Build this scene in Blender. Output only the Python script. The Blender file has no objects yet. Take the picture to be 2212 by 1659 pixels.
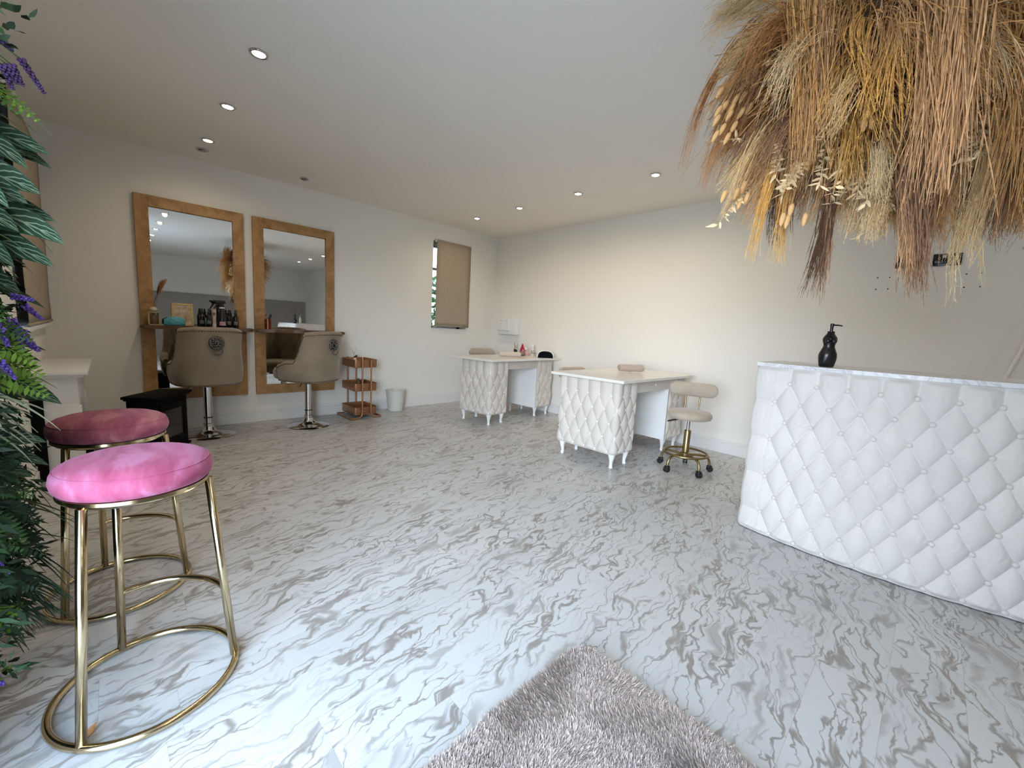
import bpy, bmesh, math, random
import numpy as np
from mathutils import Vector, Matrix, Euler
rng = np.random.default_rng(7); random.seed(7)
S = bpy.context.scene; COL = S.collection
PI = math.pi
# ------------------------------------------------------------------ camera, sky, exposure
cam = bpy.data.objects.new('camera', bpy.data.cameras.new('camera')); COL.objects.link(cam)
cam.data.sensor_fit = 'HORIZONTAL'; cam.data.sensor_width = 36; cam.data.lens = 14.459
cam.data.clip_start = 0.02
CAM = Vector((4.944507, -4.380302, 1.111062))
M = Matrix(((0.69414, -0.130565, 0.7079), (0.717795, 0.051474, -0.694349), (0.054219, 0.990103, 0.129449))).to_4x4()
M.translation = CAM
cam.matrix_world = M
S.camera = cam
S.view_settings.view_transform = 'Standard'; S.view_settings.look = 'None'
S.view_settings.gamma = 1; S.view_settings.use_curve_mapping = False
S.view_settings.exposure = 0.44
try:
    S.cycles.use_denoising = True; S.cycles.max_bounces = 7; S.cycles.diffuse_bounces = 4; S.cycles.glossy_bounces = 4; S.cycles.transmission_bounces = 4
    S.cycles.use_adaptive_sampling = True; S.cycles.adaptive_threshold = .10; S.cycles.adaptive_min_samples = 16
    S.cycles.sample_clamp_indirect = 6; S.cycles.caustics_reflective = False; S.cycles.caustics_refractive = False
except Exception: pass
W = bpy.data.worlds.new('sky'); S.world = W; W.use_nodes = True
nt = W.node_tree; bg = nt.nodes['Background']
tc = nt.nodes.new('ShaderNodeTexCoord'); sp = nt.nodes.new('ShaderNodeSeparateXYZ'); rp = nt.nodes.new('ShaderNodeValToRGB')
nt.links.new(tc.outputs['Generated'], sp.inputs[0]); nt.links.new(sp.outputs['Z'], rp.inputs[0]); nt.links.new(rp.outputs[0], bg.inputs[0])
rp.color_ramp.elements[0].position = 0.0; rp.color_ramp.elements[0].color = (.30, .31, .29, 1)
rp.color_ramp.elements[1].position = 0.05; rp.color_ramp.elements[1].color = (.80, .89, 1.0, 1)
e = rp.color_ramp.elements.new(.6); e.color = (.46, .70, 1.0, 1)
# low sky shaped to light wall_right: brighter towards +X, dimmer straight out of door
dt = nt.nodes.new('ShaderNodeVectorMath'); dt.operation = 'DOT_PRODUCT'; nt.links.new(tc.outputs['Generated'], dt.inputs[0]); dt.inputs[1].default_value = (.80, -.60, 0)
mr = nt.nodes.new('ShaderNodeMapRange'); nt.links.new(dt.outputs['Value'], mr.inputs[0]); mr.inputs[1].default_value = .50; mr.inputs[2].default_value = .85; mr.inputs[3].default_value = .42; mr.inputs[4].default_value = 2.4
el = nt.nodes.new('ShaderNodeMapRange'); nt.links.new(sp.outputs['Z'], el.inputs[0]); el.inputs[1].default_value = .15; el.inputs[2].default_value = .55; el.inputs[3].default_value = 0; el.inputs[4].default_value = 1
mxs = nt.nodes.new('ShaderNodeMix'); nt.links.new(el.outputs[0], mxs.inputs[0]); nt.links.new(mr.outputs[0], mxs.inputs[2]); mxs.inputs[3].default_value = .75
sc_ = nt.nodes.new('ShaderNodeMath'); sc_.operation = 'MULTIPLY'; nt.links.new(mxs.outputs[0], sc_.inputs[0]); sc_.inputs[1].default_value = 1.0; nt.links.new(sc_.outputs[0], bg.inputs[1])
SKY = 10.0
sc_.inputs[1].default_value = SKY
def portal(name, loc, rot, sx, sy):
    l = bpy.data.lights.new(name, 'AREA'); l.shape = 'RECTANGLE'; l.size = sx; l.size_y = sy
    l.cycles.is_portal = True
    o = bpy.data.objects.new(name, l); COL.objects.link(o); o.location = loc; o.rotation_euler = rot
portal('doorway_daylight', (4.585, -4.80, 1.07), (PI/2, 0, 0), 1.73, 2.14)

# ------------------------------------------------------------------ helpers
def tag(o, label=None, cat=None, group=None, kind=None):
    if label: o['label'] = label
    if cat: o['category'] = cat
    if group: o['group'] = group
    if kind: o['kind'] = kind
    return o
def thing(name, label, cat, loc=(0, 0, 0), rz=0, group=None):
    o = bpy.data.objects.new(name, None); COL.objects.link(o); o.empty_display_size = .05
    o.location = loc; o.rotation_euler = (0, 0, rz)
    return tag(o, label, cat, group)
def obj(name, bm, m, parent=None, smooth=True, loc=None, angle=None):
    if isinstance(bm, bmesh.types.BMesh):
        me = bpy.data.meshes.new(name); bm.normal_update(); bm.to_mesh(me); bm.free()
    else: me = bm
    for x in (m if isinstance(m, (list, tuple)) else [m]): me.materials.append(x)
    if smooth: me.shade_smooth()
    if angle is not None:
        try: me.set_sharp_from_angle(angle=math.radians(angle))
        except Exception: pass
    o = bpy.data.objects.new(name, me); COL.objects.link(o)
    if parent: o.parent = parent
    if loc: o.location = loc
    return o
def copy_tree(o, parent=None):
    c = o.copy(); COL.objects.link(c)
    if parent: c.parent = parent
    for ch in list(o.children): copy_tree(ch, c)
    return c
def np_mesh(name, V, F, uv=None):
    """V (n,3), F (m,k) equal-size faces"""
    V = np.asarray(V, np.float32).reshape(-1, 3); F = np.asarray(F, np.int32); m, k = F.shape
    me = bpy.data.meshes.new(name); me.vertices.add(len(V)); me.vertices.foreach_set('co', V.ravel())
    me.loops.add(m*k); me.loops.foreach_set('vertex_index', F.ravel())
    me.polygons.add(m); me.polygons.foreach_set('loop_start', np.arange(0, m*k, k, dtype=np.int32))
    try: me.polygons.foreach_set('loop_total', np.full(m, k, np.int32))
    except Exception: pass
    if uv is not None:
        l = me.uv_layers.new(name='UVMap'); l.data.foreach_set('uv', np.asarray(uv, np.float32)[F.ravel()].ravel())
    me.update(calc_edges=True); me.validate()
    return me
def B(): return bmesh.new()
def box(bm, c, s, bev=0, seg=2, rot=None):
    r = bmesh.ops.create_cube(bm, size=1); vs = r['verts']
    bmesh.ops.scale(bm, vec=s, verts=vs)
    if bev:
        es = list({e for v in vs for e in v.link_edges})
        rr = bmesh.ops.bevel(bm, geom=es, offset=bev, segments=seg, profile=.5, affect='EDGES')
        vs = list({v for f in rr['faces'] for v in f.verts} | {v for v in vs if v.is_valid})
        vs = [v for v in vs if v.is_valid]
    if rot is not None: bmesh.ops.rotate(bm, cent=(0, 0, 0), matrix=Euler(rot).to_matrix(), verts=vs)
    bmesh.ops.translate(bm, vec=c, verts=vs)
    return vs
def bx(bm, x0, x1, y0, y1, z0, z1, bev=0, seg=2):
    return box(bm, ((x0+x1)/2, (y0+y1)/2, (z0+z1)/2), (x1-x0, y1-y0, z1-z0), bev, seg)
def lathe(bm, prof, c=(0, 0, 0), n=32, sx=1, sy=1, rot=None, cap=True):
    rings = []; R = Euler(rot).to_matrix() if rot is not None else None
    for r, z in prof:
        ring = []
        for i in range(n):
            a = 2*PI*i/n; v = Vector((r*sx*math.cos(a), r*sy*math.sin(a), z))
            if R: v = R @ v
            ring.append(bm.verts.new(v+Vector(c)))
        rings.append(ring)
    for a, b in zip(rings, rings[1:]):
        for i in range(n): bm.faces.new((a[i], a[(i+1) % n], b[(i+1) % n], b[i]))
    if cap:
        bm.faces.new(rings[0][::-1]); bm.faces.new(rings[-1])
def tube(bm, pts, r, n=10, closed=False, cap=True):
    pts = [Vector(p) for p in pts]; m = len(pts)
    rs = r if isinstance(r, (list, tuple, np.ndarray)) else [r]*m
    rings = []; nv = None
    for i, p in enumerate(pts):
        if closed: t = pts[(i+1) % m]-pts[i-1]
        else: t = pts[min(i+1, m-1)]-pts[max(i-1, 0)]
        t.normalize()
        if nv is None:
            nv = t.cross(Vector((0, 0, 1)))
            if nv.length < 1e-3: nv = t.cross(Vector((1, 0, 0)))
        nv = nv-t*nv.dot(t); nv.normalize(); bn = t.cross(nv)
        rings.append([bm.verts.new(p+(nv*math.cos(2*PI*k/n)+bn*math.sin(2*PI*k/n))*rs[i]) for k in range(n)])
    prs = list(zip(rings, rings[1:]))+([(rings[-1], rings[0])] if closed else [])
    for a, b in prs:
        for k in range(n): bm.faces.new((a[k], a[(k+1) % n], b[(k+1) % n], b[k]))
    if cap and not closed:
        bm.faces.new(rings[0][::-1]); bm.faces.new(rings[-1])
def ball(bm, c, r, u=16, v=10, s=(1, 1, 1), rot=None):
    rr = bmesh.ops.create_uvsphere(bm, u_segments=u, v_segments=v, radius=r); vs = rr['verts']
    bmesh.ops.scale(bm, vec=s, verts=vs)
    if rot is not None: bmesh.ops.rotate(bm, cent=(0, 0, 0), matrix=Euler(rot).to_matrix(), verts=vs)
    bmesh.ops.translate(bm, vec=c, verts=vs); return vs
def grid(bm, P, wrap=False):
    """P[i][j] points -> quads"""
    vs = [[bm.verts.new(p) for p in row] for row in P]; n = len(vs)
    for i in range(n if wrap else n-1):
        a, b = vs[i], vs[(i+1) % n]
        for j in range(len(a)-1): bm.faces.new((a[j], b[j], b[j+1], a[j+1]))
    return vs
def grid_mesh(name, P):
    P = np.asarray(P, float); n, m, _ = P.shape
    i = np.arange(n*m).reshape(n, m)
    F = np.stack([i[:-1, :-1], i[1:, :-1], i[1:, 1:], i[:-1, 1:]], -1).reshape(-1, 4)
    return np_mesh(name, P.reshape(-1, 3), F)
def prism(bm, poly, z0, z1):
    a = [bm.verts.new((x, y, z0)) for x, y in poly]; b = [bm.verts.new((x, y, z1)) for x, y in poly]; n = len(a)
    bm.faces.new(a[::-1]); bm.faces.new(b)
    for i in range(n): bm.faces.new((a[i], a[(i+1) % n], b[(i+1) % n], b[i]))
def circ(cx, cy, z, r, n=48, a0=0, a1=2*PI, end=False):
    return [(cx+r*math.cos(a0+(a1-a0)*i/(n-1 if end else n)), cy+r*math.sin(a0+(a1-a0)*i/(n-1 if end else n)), z) for i in range(n)]
def smooth_path(pts, n=8):
    P = [Vector(p) for p in pts]; out = []
    for i in range(len(P)-1):
        p0, p1, p2, p3 = P[max(i-1, 0)], P[i], P[i+1], P[min(i+2, len(P)-1)]
        for k in range(n):
            t = k/n
            out.append(.5*((2*p1)+(p2-p0)*t+(2*p0-5*p1+4*p2-p3)*t*t+(3*p1-p0-3*p2+p3)*t**3))
    out.append(P[-1]); return out
def sstep(a, b, x):
    t = np.clip((x-a)/(b-a), 0, 1); return t*t*(3-2*t)

# ------------------------------------------------------------------ materials
def mat(name, col, rough=.5, metal=0, spec=.5, sheen=0, bump=0, bscale=50, var=0, vscale=5, emit=None, es=1, trans=0, coat=0, col2=None, detail=4):
    m = bpy.data.materials.new(name); m.use_nodes = True; t = m.node_tree; b = t.nodes['Principled BSDF']
    b.inputs['Base Color'].default_value = (*col, 1); b.inputs['Roughness'].default_value = rough; b.inputs['Metallic'].default_value = metal
    b.inputs['Specular IOR Level'].default_value = spec; b.inputs['Sheen Weight'].default_value = sheen; b.inputs['Coat Weight'].default_value = coat
    b.inputs['Sheen Roughness'].default_value = .4
    if trans: b.inputs['Transmission Weight'].default_value = trans
    if emit: b.inputs['Emission Color'].default_value = (*emit, 1); b.inputs['Emission Strength'].default_value = es
    if bump or var:
        co = t.nodes.new('ShaderNodeTexCoord')
    if bump:
        n = t.nodes.new('ShaderNodeTexNoise'); n.inputs['Scale'].default_value = bscale; n.inputs['Detail'].default_value = detail
        u = t.nodes.new('ShaderNodeBump'); u.inputs['Strength'].default_value = bump; u.inputs['Distance'].default_value = .01
        t.links.new(co.outputs['Object'], n.inputs['Vector']); t.links.new(n.outputs['Fac'], u.inputs['Height']); t.links.new(u.outputs[0], b.inputs['Normal'])
    if var:
        n = t.nodes.new('ShaderNodeTexNoise'); n.inputs['Scale'].default_value = vscale; n.inputs['Detail'].default_value = 5
        r = t.nodes.new('ShaderNodeValToRGB'); c2 = col2 or tuple(c*(1-var) for c in col)
        r.color_ramp.elements[0].position = .35; r.color_ramp.elements[0].color = (*c2, 1)
        r.color_ramp.elements[1].position = .65; r.color_ramp.elements[1].color = (*col, 1)
        t.links.new(co.outputs['Object'], n.inputs['Vector']); t.links.new(n.outputs['Fac'], r.inputs[0]); t.links.new(r.outputs[0], b.inputs['Base Color'])
    return m
class NT:
    """tiny node-graph helper"""
    def __init__(s, m): s.t = m.node_tree; s.b = s.t.nodes['Principled BSDF']
    def n(s, typ, **kw):
        x = s.t.nodes.new(typ)
        for k, v in kw.items():
            if k.startswith('i_'): x.inputs[k[2:].replace('_', ' ')].default_value = v
            else: setattr(x, k, v)
        return x
    def l(s, a, b): s.t.links.new(a, b)
    def math(s, op, a, b=None, c=None, clamp=False):
        x = s.t.nodes.new('ShaderNodeMath'); x.operation = op; x.use_clamp = clamp
        for i, v in enumerate((a, b, c)):
            if v is None: continue
            if isinstance(v, (int, float)): x.inputs[i].default_value = v
            else: s.l(v, x.inputs[i])
        return x.outputs[0]
    def mix(s, f, a, b):
        x = s.t.nodes.new('ShaderNodeMix'); x.data_type = 'RGBA'
        for sock, v in ((x.inputs[0], f), (x.inputs[6], a), (x.inputs[7], b)):
            if isinstance(v, (int, float)): sock.default_value = v
            elif isinstance(v, tuple): sock.default_value = (*v, 1)
            else: s.l(v, sock)
        return x.outputs[2]
    def ramp(s, f, stops):
        x = s.t.nodes.new('ShaderNodeValToRGB'); cr = x.color_ramp
        while len(cr.elements) < len(stops): cr.elements.new(.5)
        for e_, (p_, c_) in zip(cr.elements, stops): e_.position = p_; e_.color = (*c_, 1)
        s.l(f, x.inputs[0]); return x.outputs[0]
WHITE_WALL = mat('wall_paint', (.85, .825, .77), .85, spec=.2, bump=.04, bscale=120)
CEIL = mat('ceiling_paint', (.92, .865, .79), .9, spec=.2)
TRIM = mat('white_gloss_trim', (.80, .79, .77), .4)
TAUPE = mat('taupe_panelling', (.34, .31, .285), .6)
WHITE = mat('white_lacquer', (.82, .82, .81), .32)
CREAMTOP = mat('cream_tabletop', (.80, .77, .72), .22)
VELVET = mat('beige_velvet', (.66, .60, .54), .8, spec=.2, sheen=.5, bump=.06, bscale=180, var=.10, vscale=7)
VELVETW = mat('ivory_velvet', (.80, .755, .72), .8, spec=.2, sheen=.4, bump=.06, bscale=180, var=.06, vscale=6)
TAN = mat('taupe_velvet', (.30, .24, .175), .8, spec=.2, sheen=.45, bump=.06, bscale=160, var=.16, vscale=8)
CRYSTAL = mat('crystal_button', (.85, .82, .78), .12, spec=.9)
GOLD = mat('polished_gold', (.62, .50, .31), .16, metal=1)
BRASS = mat('brushed_brass', (.36, .275, .135), .33, metal=1)
CHROME = mat('chrome', (.62, .61, .60), .12, metal=1)
PEWTER = mat('antique_pewter', (.15, .145, .14), .25, metal=1, bump=.3, bscale=60)
NAIL = mat('bronze_nailhead', (.16, .12, .09), .4, metal=.9)
BLACKP = mat('black_plastic', (.012, .012, .013), .4)
BLACKG = mat('black_gloss', (.008, .008, .009), .2)
BLACKI = mat('black_iron', (.004, .004, .0045), .7, spec=.08)
COPPER = mat('copper_paint', (.40, .20, .10), .4, metal=.75)
COPPERP = mat('polished_copper', (.75, .32, .20), .18, metal=1)
MIRROR = mat('mirror_glass', (.88, .89, .88), .01, metal=1)
TOWEL = mat('taupe_towel', (.53, .42, .36), .95, spec=.05, sheen=.4, bump=.5, bscale=220)
TOWEL2 = mat('grey_towel', (.56, .50, .47), .95, spec=.05, sheen=.4, bump=.5, bscale=220)
GLASS = mat('clear_glass', (.95, .95, .95), .03, trans=1)
BINM = mat('cream_enamel', (.70, .70, .64), .45)
BLINDM = mat('beige_blind', (.45, .37, .28), .85, spec=.1, bump=.15, bscale=300, var=.12, vscale=60)
def wood_mat():
    m = mat('honey_wood', (.42, .23, .09), .55); g = NT(m)
    co = g.n('ShaderNodeTexCoord'); mp = g.n('ShaderNodeMapping'); mp.inputs['Scale'].default_value = (3, 3, 3)
    g.l(co.outputs['Object'], mp.inputs['Vector'])
    a = g.n('ShaderNodeTexNoise', i_Scale=2.2, i_Detail=8.0, i_Roughness=.6, i_Distortion=1.2); g.l(mp.outputs[0], a.inputs['Vector'])
    b_ = g.n('ShaderNodeTexNoise', i_Scale=1.3, i_Detail=3.0, i_Distortion=.6); g.l(mp.outputs[0], b_.inputs['Vector'])
    c = g.ramp(a.outputs['Fac'], [(.30, (.25, .125, .045)), (.46, (.37, .20, .075)), (.60, (.46, .265, .11)), (.8, (.50, .30, .13))])
    k = g.ramp(b_.outputs['Fac'], [(.28, (1, 1, 1)), (.36, (0, 0, 0))])
    d = g.mix(k, c, (.10, .05, .022)); g.l(d, g.b.inputs['Base Color'])
    u = g.n('ShaderNodeBump', i_Strength=.15); g.l(a.outputs['Fac'], u.inputs['Height']); g.l(u.outputs[0], g.b.inputs['Normal'])
    return m
WOOD = wood_mat()
DARKWOOD = mat('waxed_wood', (.16, .085, .04), .4, var=.5, vscale=9)
def floor_mat():
    m = mat('marble_vinyl', (.8, .8, .8), .34, spec=.45); g = NT(m)
    co = g.n('ShaderNodeTexCoord'); s = g.n('ShaderNodeSeparateXYZ'); g.l(co.outputs['Object'], s.inputs[0]); x, y = s.outputs[0], s.outputs[1]
    w, L = .184, 1.22
    xr = g.math('DIVIDE', g.math('SUBTRACT', x, 4.604), w); row = g.math('FLOOR', xr)
    wn = g.n('ShaderNodeTexWhiteNoise', noise_dimensions='1D'); g.l(row, wn.inputs['W'])
    yl = g.math('DIVIDE', g.math('ADD', y, g.math('MULTIPLY', wn.outputs['Value'], L)), L); colm = g.math('FLOOR', yl)
    cid = g.n('ShaderNodeCombineXYZ'); g.l(row, cid.inputs[0]); g.l(colm, cid.inputs[1])
    wn2 = g.n('ShaderNodeTexWhiteNoise', noise_dimensions='2D'); g.l(cid.outputs[0], wn2.inputs['Vector'])
    off = g.n('ShaderNodeVectorMath', operation='SCALE'); g.l(wn2.outputs['Color'], off.inputs[0]); off.inputs['Scale'].default_value = 37.0
    wp = g.n('ShaderNodeTexNoise', i_Scale=5.0, i_Detail=2.0); g.l(co.outputs['Object'], wp.inputs['Vector'])
    wv = g.n('ShaderNodeVectorMath', operation='MULTIPLY_ADD'); g.l(wp.outputs['Color'], wv.inputs[0]); wv.inputs[1].default_value = (.16, .10, 0); g.l(co.outputs['Object'], wv.inputs[2])
    wq = g.n('ShaderNodeTexNoise', i_Scale=26.0, i_Detail=2.0); g.l(co.outputs['Object'], wq.inputs['Vector'])
    wv2 = g.n('ShaderNodeVectorMath', operation='MULTIPLY_ADD'); g.l(wq.outputs['Color'], wv2.inputs[0]); wv2.inputs[1].default_value = (.030, .015, 0); g.l(wv.outputs[0], wv2.inputs[2])
    def coords(sx, sy, ang):
        mp = g.n('ShaderNodeMapping'); mp.vector_type = 'TEXTURE'; mp.inputs['Rotation'].default_value = (0, 0, ang); mp.inputs['Scale'].default_value = (1/sx, 1/sy, 1)
        g.l(wv2.outputs[0], mp.inputs['Vector'])
        ad = g.n('ShaderNodeVectorMath', operation='ADD'); g.l(mp.outputs[0], ad.inputs[0]); g.l(off.outputs[0], ad.inputs[1])
        return ad.outputs[0]
    def vein(vec, scale, det, lo, hi):
        n = g.n('ShaderNodeTexNoise', i_Scale=scale, i_Detail=det, i_Roughness=.4); g.l(vec, n.inputs['Vector'])
        r = g.math('ABSOLUTE', g.math('SUBTRACT', n.outputs['Fac'], .5))
        mr = g.n('ShaderNodeMapRange', interpolation_type='SMOOTHSTEP'); g.l(r, mr.inputs[0])
        mr.inputs[1].default_value = lo; mr.inputs[2].default_value = hi; mr.inputs[3].default_value = 1; mr.inputs[4].default_value = 0
        return mr.outputs[0], n
    v1, n1 = vein(coords(1.0, .20, .17), 13.0, 2.0, .003, .034)
    v2, n2 = vein(coords(1.0, .24, .17), 27.0, 2.0, .002, .034)
    ms = g.n('ShaderNodeTexNoise', i_Scale=7.0, i_Detail=2.0); g.l(coords(1.0, .4, .2), ms.inputs['Vector'])
    msk = g.n('ShaderNodeMapRange'); g.l(ms.outputs['Fac'], msk.inputs[0]); msk.inputs[1].default_value = .30; msk.inputs[2].default_value = .56
    blot = g.n('ShaderNodeMapRange', interpolation_type='SMOOTHSTEP'); g.l(n1.outputs['Fac'], blot.inputs[0]); blot.inputs[1].default_value = .62; blot.inputs[2].default_value = .72
    tot = g.math('MAXIMUM', g.math('MULTIPLY', v1, .95), g.math('MULTIPLY', v2, g.math('MULTIPLY', msk.outputs[0], .95)))
    tot = g.math('MULTIPLY', tot, g.math('ADD', g.math('MULTIPLY', msk.outputs[0], .5), .45))
    tot = g.math('MAXIMUM', tot, g.math('MULTIPLY', blot.outputs[0], .5), clamp=True)
    base = g.mix(wn2.outputs['Value'], (.575, .57, .56), (.635, .63, .62))
    c = g.mix(tot, base, (.27, .235, .205))
    # seams
    fx = g.math('ABSOLUTE', g.math('SUBTRACT', g.math('FRACT', xr), .5)); fy = g.math('ABSOLUTE', g.math('SUBTRACT', g.math('FRACT', yl), .5))
    sm = g.math('MAXIMUM', g.math('GREATER_THAN', fx, .5-.0008/w), g.math('GREATER_THAN', fy, .5-.0007/L))
    c = g.mix(g.math('MULTIPLY', sm, .35), c, (.25, .22, .2)); g.l(c, g.b.inputs['Base Color'])
    return m
FLOOR = floor_mat()
def marble_edge():
    m = mat('white_marble', (.82, .82, .83), .25); g = NT(m); co = g.n('ShaderNodeTexCoord')
    n = g.n('ShaderNodeTexNoise', i_Scale=7.0, i_Detail=6.0, i_Distortion=2.0); g.l(co.outputs['Object'], n.inputs['Vector'])
    r = g.math('ABSOLUTE', g.math('SUBTRACT', n.outputs['Fac'], .5))
    g.l(g.ramp(r, [(0, (.62, .62, .64)), (.03, (.78, .78, .79)), (.1, (.84, .84, .85))]), g.b.inputs['Base Color']); return m
MARBLE = marble_edge()
def pink_velvet(name, c1, c2, c3):
    m = mat(name, c1, .75, spec=.12, sheen=.35); m.node_tree.nodes['Principled BSDF'].inputs['Sheen Tint'].default_value = (.9, .5, .75, 1); g = NT(m); co = g.n('ShaderNodeTexCoord')
    mp = g.n('ShaderNodeMapping'); mp.inputs['Rotation'].default_value = (0, 0, .6); mp.inputs['Scale'].default_value = (3, 9, 6); g.l(co.outputs['Object'], mp.inputs['Vector'])
    n = g.n('ShaderNodeTexNoise', i_Scale=2.0, i_Detail=5.0, i_Distortion=.6); g.l(mp.outputs[0], n.inputs['Vector'])
    g.l(g.ramp(n.outputs['Fac'], [(.36, c2), (.52, c1), (.62, c3)]), g.b.inputs['Base Color'])
    n2 = g.n('ShaderNodeTexNoise', i_Scale=160.0); g.l(co.outputs['Object'], n2.inputs['Vector'])
    u = g.n('ShaderNodeBump', i_Strength=.08); g.l(n2.outputs['Fac'], u.inputs['Height']); g.l(u.outputs[0], g.b.inputs['Normal'])
    return m
PINK = pink_velvet('bright_pink_velvet', (.38, .095, .175), (.28, .055, .11), (.42, .15, .26))
ROSE = pink_velvet('dusky_rose_velvet', (.36, .105, .135), (.26, .06, .09), (.44, .17, .18))
def leaf_mat(name, c, vein_c=None, rough=.45, rnd=.35):
    m = mat(name, c, max(rough, .55), spec=.18); g = NT(m)
    geo = g.n('ShaderNodeNewGeometry'); hs = g.n('ShaderNodeHueSaturation'); hs.inputs['Color'].default_value = (*c, 1)
    v = g.math('ADD', g.math('MULTIPLY', geo.outputs['Random Per Island'], rnd*2), 1-rnd); g.l(v, hs.inputs['Value'])
    out = hs.outputs[0]
    if vein_c:
        uv = g.n('ShaderNodeUVMap'); s = g.n('ShaderNodeSeparateXYZ'); g.l(uv.outputs[0], s.inputs[0])
        au = g.math('ABSOLUTE', g.math('SUBTRACT', s.outputs[0], .5))
        fr = g.math('FRACT', g.math('SUBTRACT', g.math('MULTIPLY', s.outputs[1], 10.0), g.math('MULTIPLY', au, 4.5)))
        side = g.math('LESS_THAN', fr, .22); mid = g.math('LESS_THAN', au, .03)
        edge = g.math('LESS_THAN', au, .44)
        k = g.math('MAXIMUM', mid, g.math('MULTIPLY', side, edge))
        out = g.mix(g.math('MULTIPLY', k, .8), out, vein_c)
    g.l(out, g.b.inputs['Base Color'])
    return m
ZEBRA = leaf_mat('zebra_leaf', (.010, .036, .018), (.20, .26, .17))
FERN = leaf_mat('fern_green', (.035, .085, .016), rnd=.5)
LIME = leaf_mat('lime_fern', (.11, .20, .022), rnd=.4)
DKGREEN = leaf_mat('dark_foliage', (.010, .024, .009), rnd=.6)
GRASSM = leaf_mat('grass_blade', (.045, .07, .025), rnd=.5)
PALEGRASS = leaf_mat('pale_striped_blade', (.15, .17, .10), rnd=.4)
PURPLE = leaf_mat('lavender_bloom', (.12, .075, .34), rnd=.5)
DKPURPLE = leaf_mat('deep_lavender_bloom', (.035, .018, .06), rnd=.5)
def straw(name, c, rnd=.3):
    m = leaf_mat(name, c, rough=.85, rnd=rnd); m.node_tree.nodes['Principled BSDF'].inputs['Specular IOR Level'].default_value = .15; return m
STR = dict(T=straw('tan_straw', (.64, .35, .135)), P=straw('rosy_straw', (.68, .40, .205)), O=straw('golden_straw', (.80, .46, .14)), C=straw('cream_plume', (.86, .62, .33)),
           D=straw('dark_straw', (.12, .065, .038)), R=straw('rust_straw', (.50, .23, .09)), M=straw('mauve_straw', (.36, .20, .12)), W=straw('ivory_plume', (.84, .64, .37)), L=straw('bleached_leaf', (.86, .66, .40)), N=straw('bunny_tail', (.60, .37, .17)))

# ------------------------------------------------------------------ room
XM, YN, H = 8.75, -4.75, 2.5
def struct(name, bm, m, parent=None, smooth=False):
    o = obj(name, bm, m, parent, smooth)
    if not parent: o['kind'] = 'structure'
    return o
bm = B(); bx(bm, -.25, XM+.2, YN-.2, .2, -.1, 0); struct('floor', bm, FLOOR)
bm = B(); bx(bm, -.25, XM+.2, YN-.2, .2, H, H+.12); struct('ceiling', bm, CEIL)
# mirror wall with a window opening
w0, w1, wz0, wz1 = -1.168, -.565, 1.065, 2.265
bm = B()
for a in ((YN, w0, 0, H), (w1, 0, 0, H), (w0, w1, 0, wz0), (w0, w1, wz1, H)): bx(bm, -.25, 0, a[0], a[1], a[2], a[3])
struct('wall_left', bm, WHITE_WALL)
bm = B(); bx(bm, -.25, XM+.2, 0, .2, 0, H); WR = struct('wall_right', bm, WHITE_WALL)
bm = B(); bx(bm, XM, XM+.2, YN, 0, 0, H); struct('wall_far', bm, WHITE_WALL)
# end wall with blind window and the open doorway
e0, e1, ez0, ez1 = .07, 1.35, .98, 2.28; d0, d1, dz = 3.72, 5.45, 2.14
bm = B()
for a in ((-.25, e0, 0, H), (e0, e1, 0, ez0), (e0, e1, ez1, H), (e1, d0, 0, H), (d0, d1, dz, H), (d1, XM+.2, 0, H)): bx(bm, a[0], a[1], YN-.2, YN, a[2], a[3])
struct('wall_near', bm, WHITE_WALL)
def skirting(name, pts_box):
    bm = B()
    for (x0, x1, y0, y1, ax) in pts_box:
        bx(bm, x0, x1, y0, y1, 0, .105, .003)
        if ax == 'y-': bx(bm, x0, x1, y0+.006, y1, .105, .135, .003)
        if ax == 'y+': bx(bm, x0, x1, y0, y1-.006, .105, .135, .003)
        if ax == 'x+': bx(bm, x0, x1-.006, y0, y1, .105, .135, .003)
    struct(name, bm, TRIM)
skirting('baseboard_left', [(0, .016, YN, -.0, 'x+')])
skirting('baseboard_right', [(.016, XM-.06, -.016, 0, 'y-')])
skirting('baseboard_near', [(.016, d0, YN, YN+.016, 'y+')])
# panelling on the far wall (seen in the mirrors)
bm = B(); bx(bm, XM-.014, XM, YN, -.05, 0, 1.58)
for z0, z1 in ((0, .16), (.70, .80), (1.46, 1.58)): bx(bm, XM-.03, XM-.013, YN, -.05, z0, z1, .002)
k = 0
for y in np.arange(-.10, YN, -.72): bx(bm, XM-.028, XM-.012, y-.05, y+.05, .01, 1.575, .002)
bx(bm, XM-.05, XM, YN, -.05, 1.58, 1.61, .003)
struct('trim_1', bm, TAUPE)
# left window
bm = B()
fx = -.19
for a in ((w0, w0+.055, wz0, wz1), (w1-.055, w1, wz0, wz1), (w0, w1, wz0, wz0+.055), (w0, w1, wz1-.055, wz1)): bx(bm, fx-.03, fx+.03, *a, .004)
win = struct('window_1', bm, TRIM)
bm = B(); bx(bm, fx-.006, fx+.006, w0+.05, w1-.05, wz0+.05, wz1-.05); struct('pane', bm, GLASS, win)
bm = B(); bx(bm, fx-.028, fx+.028, w0+.05, w1-.05, 1.90, 1.93, .003); struct('glazing_bar', bm, TRIM, win)
bm = B(); bx(bm, -.16, .012, w0, w1, wz0-.0, wz0+.018, .004); struct('window_sill', bm, TRIM, win)
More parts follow.
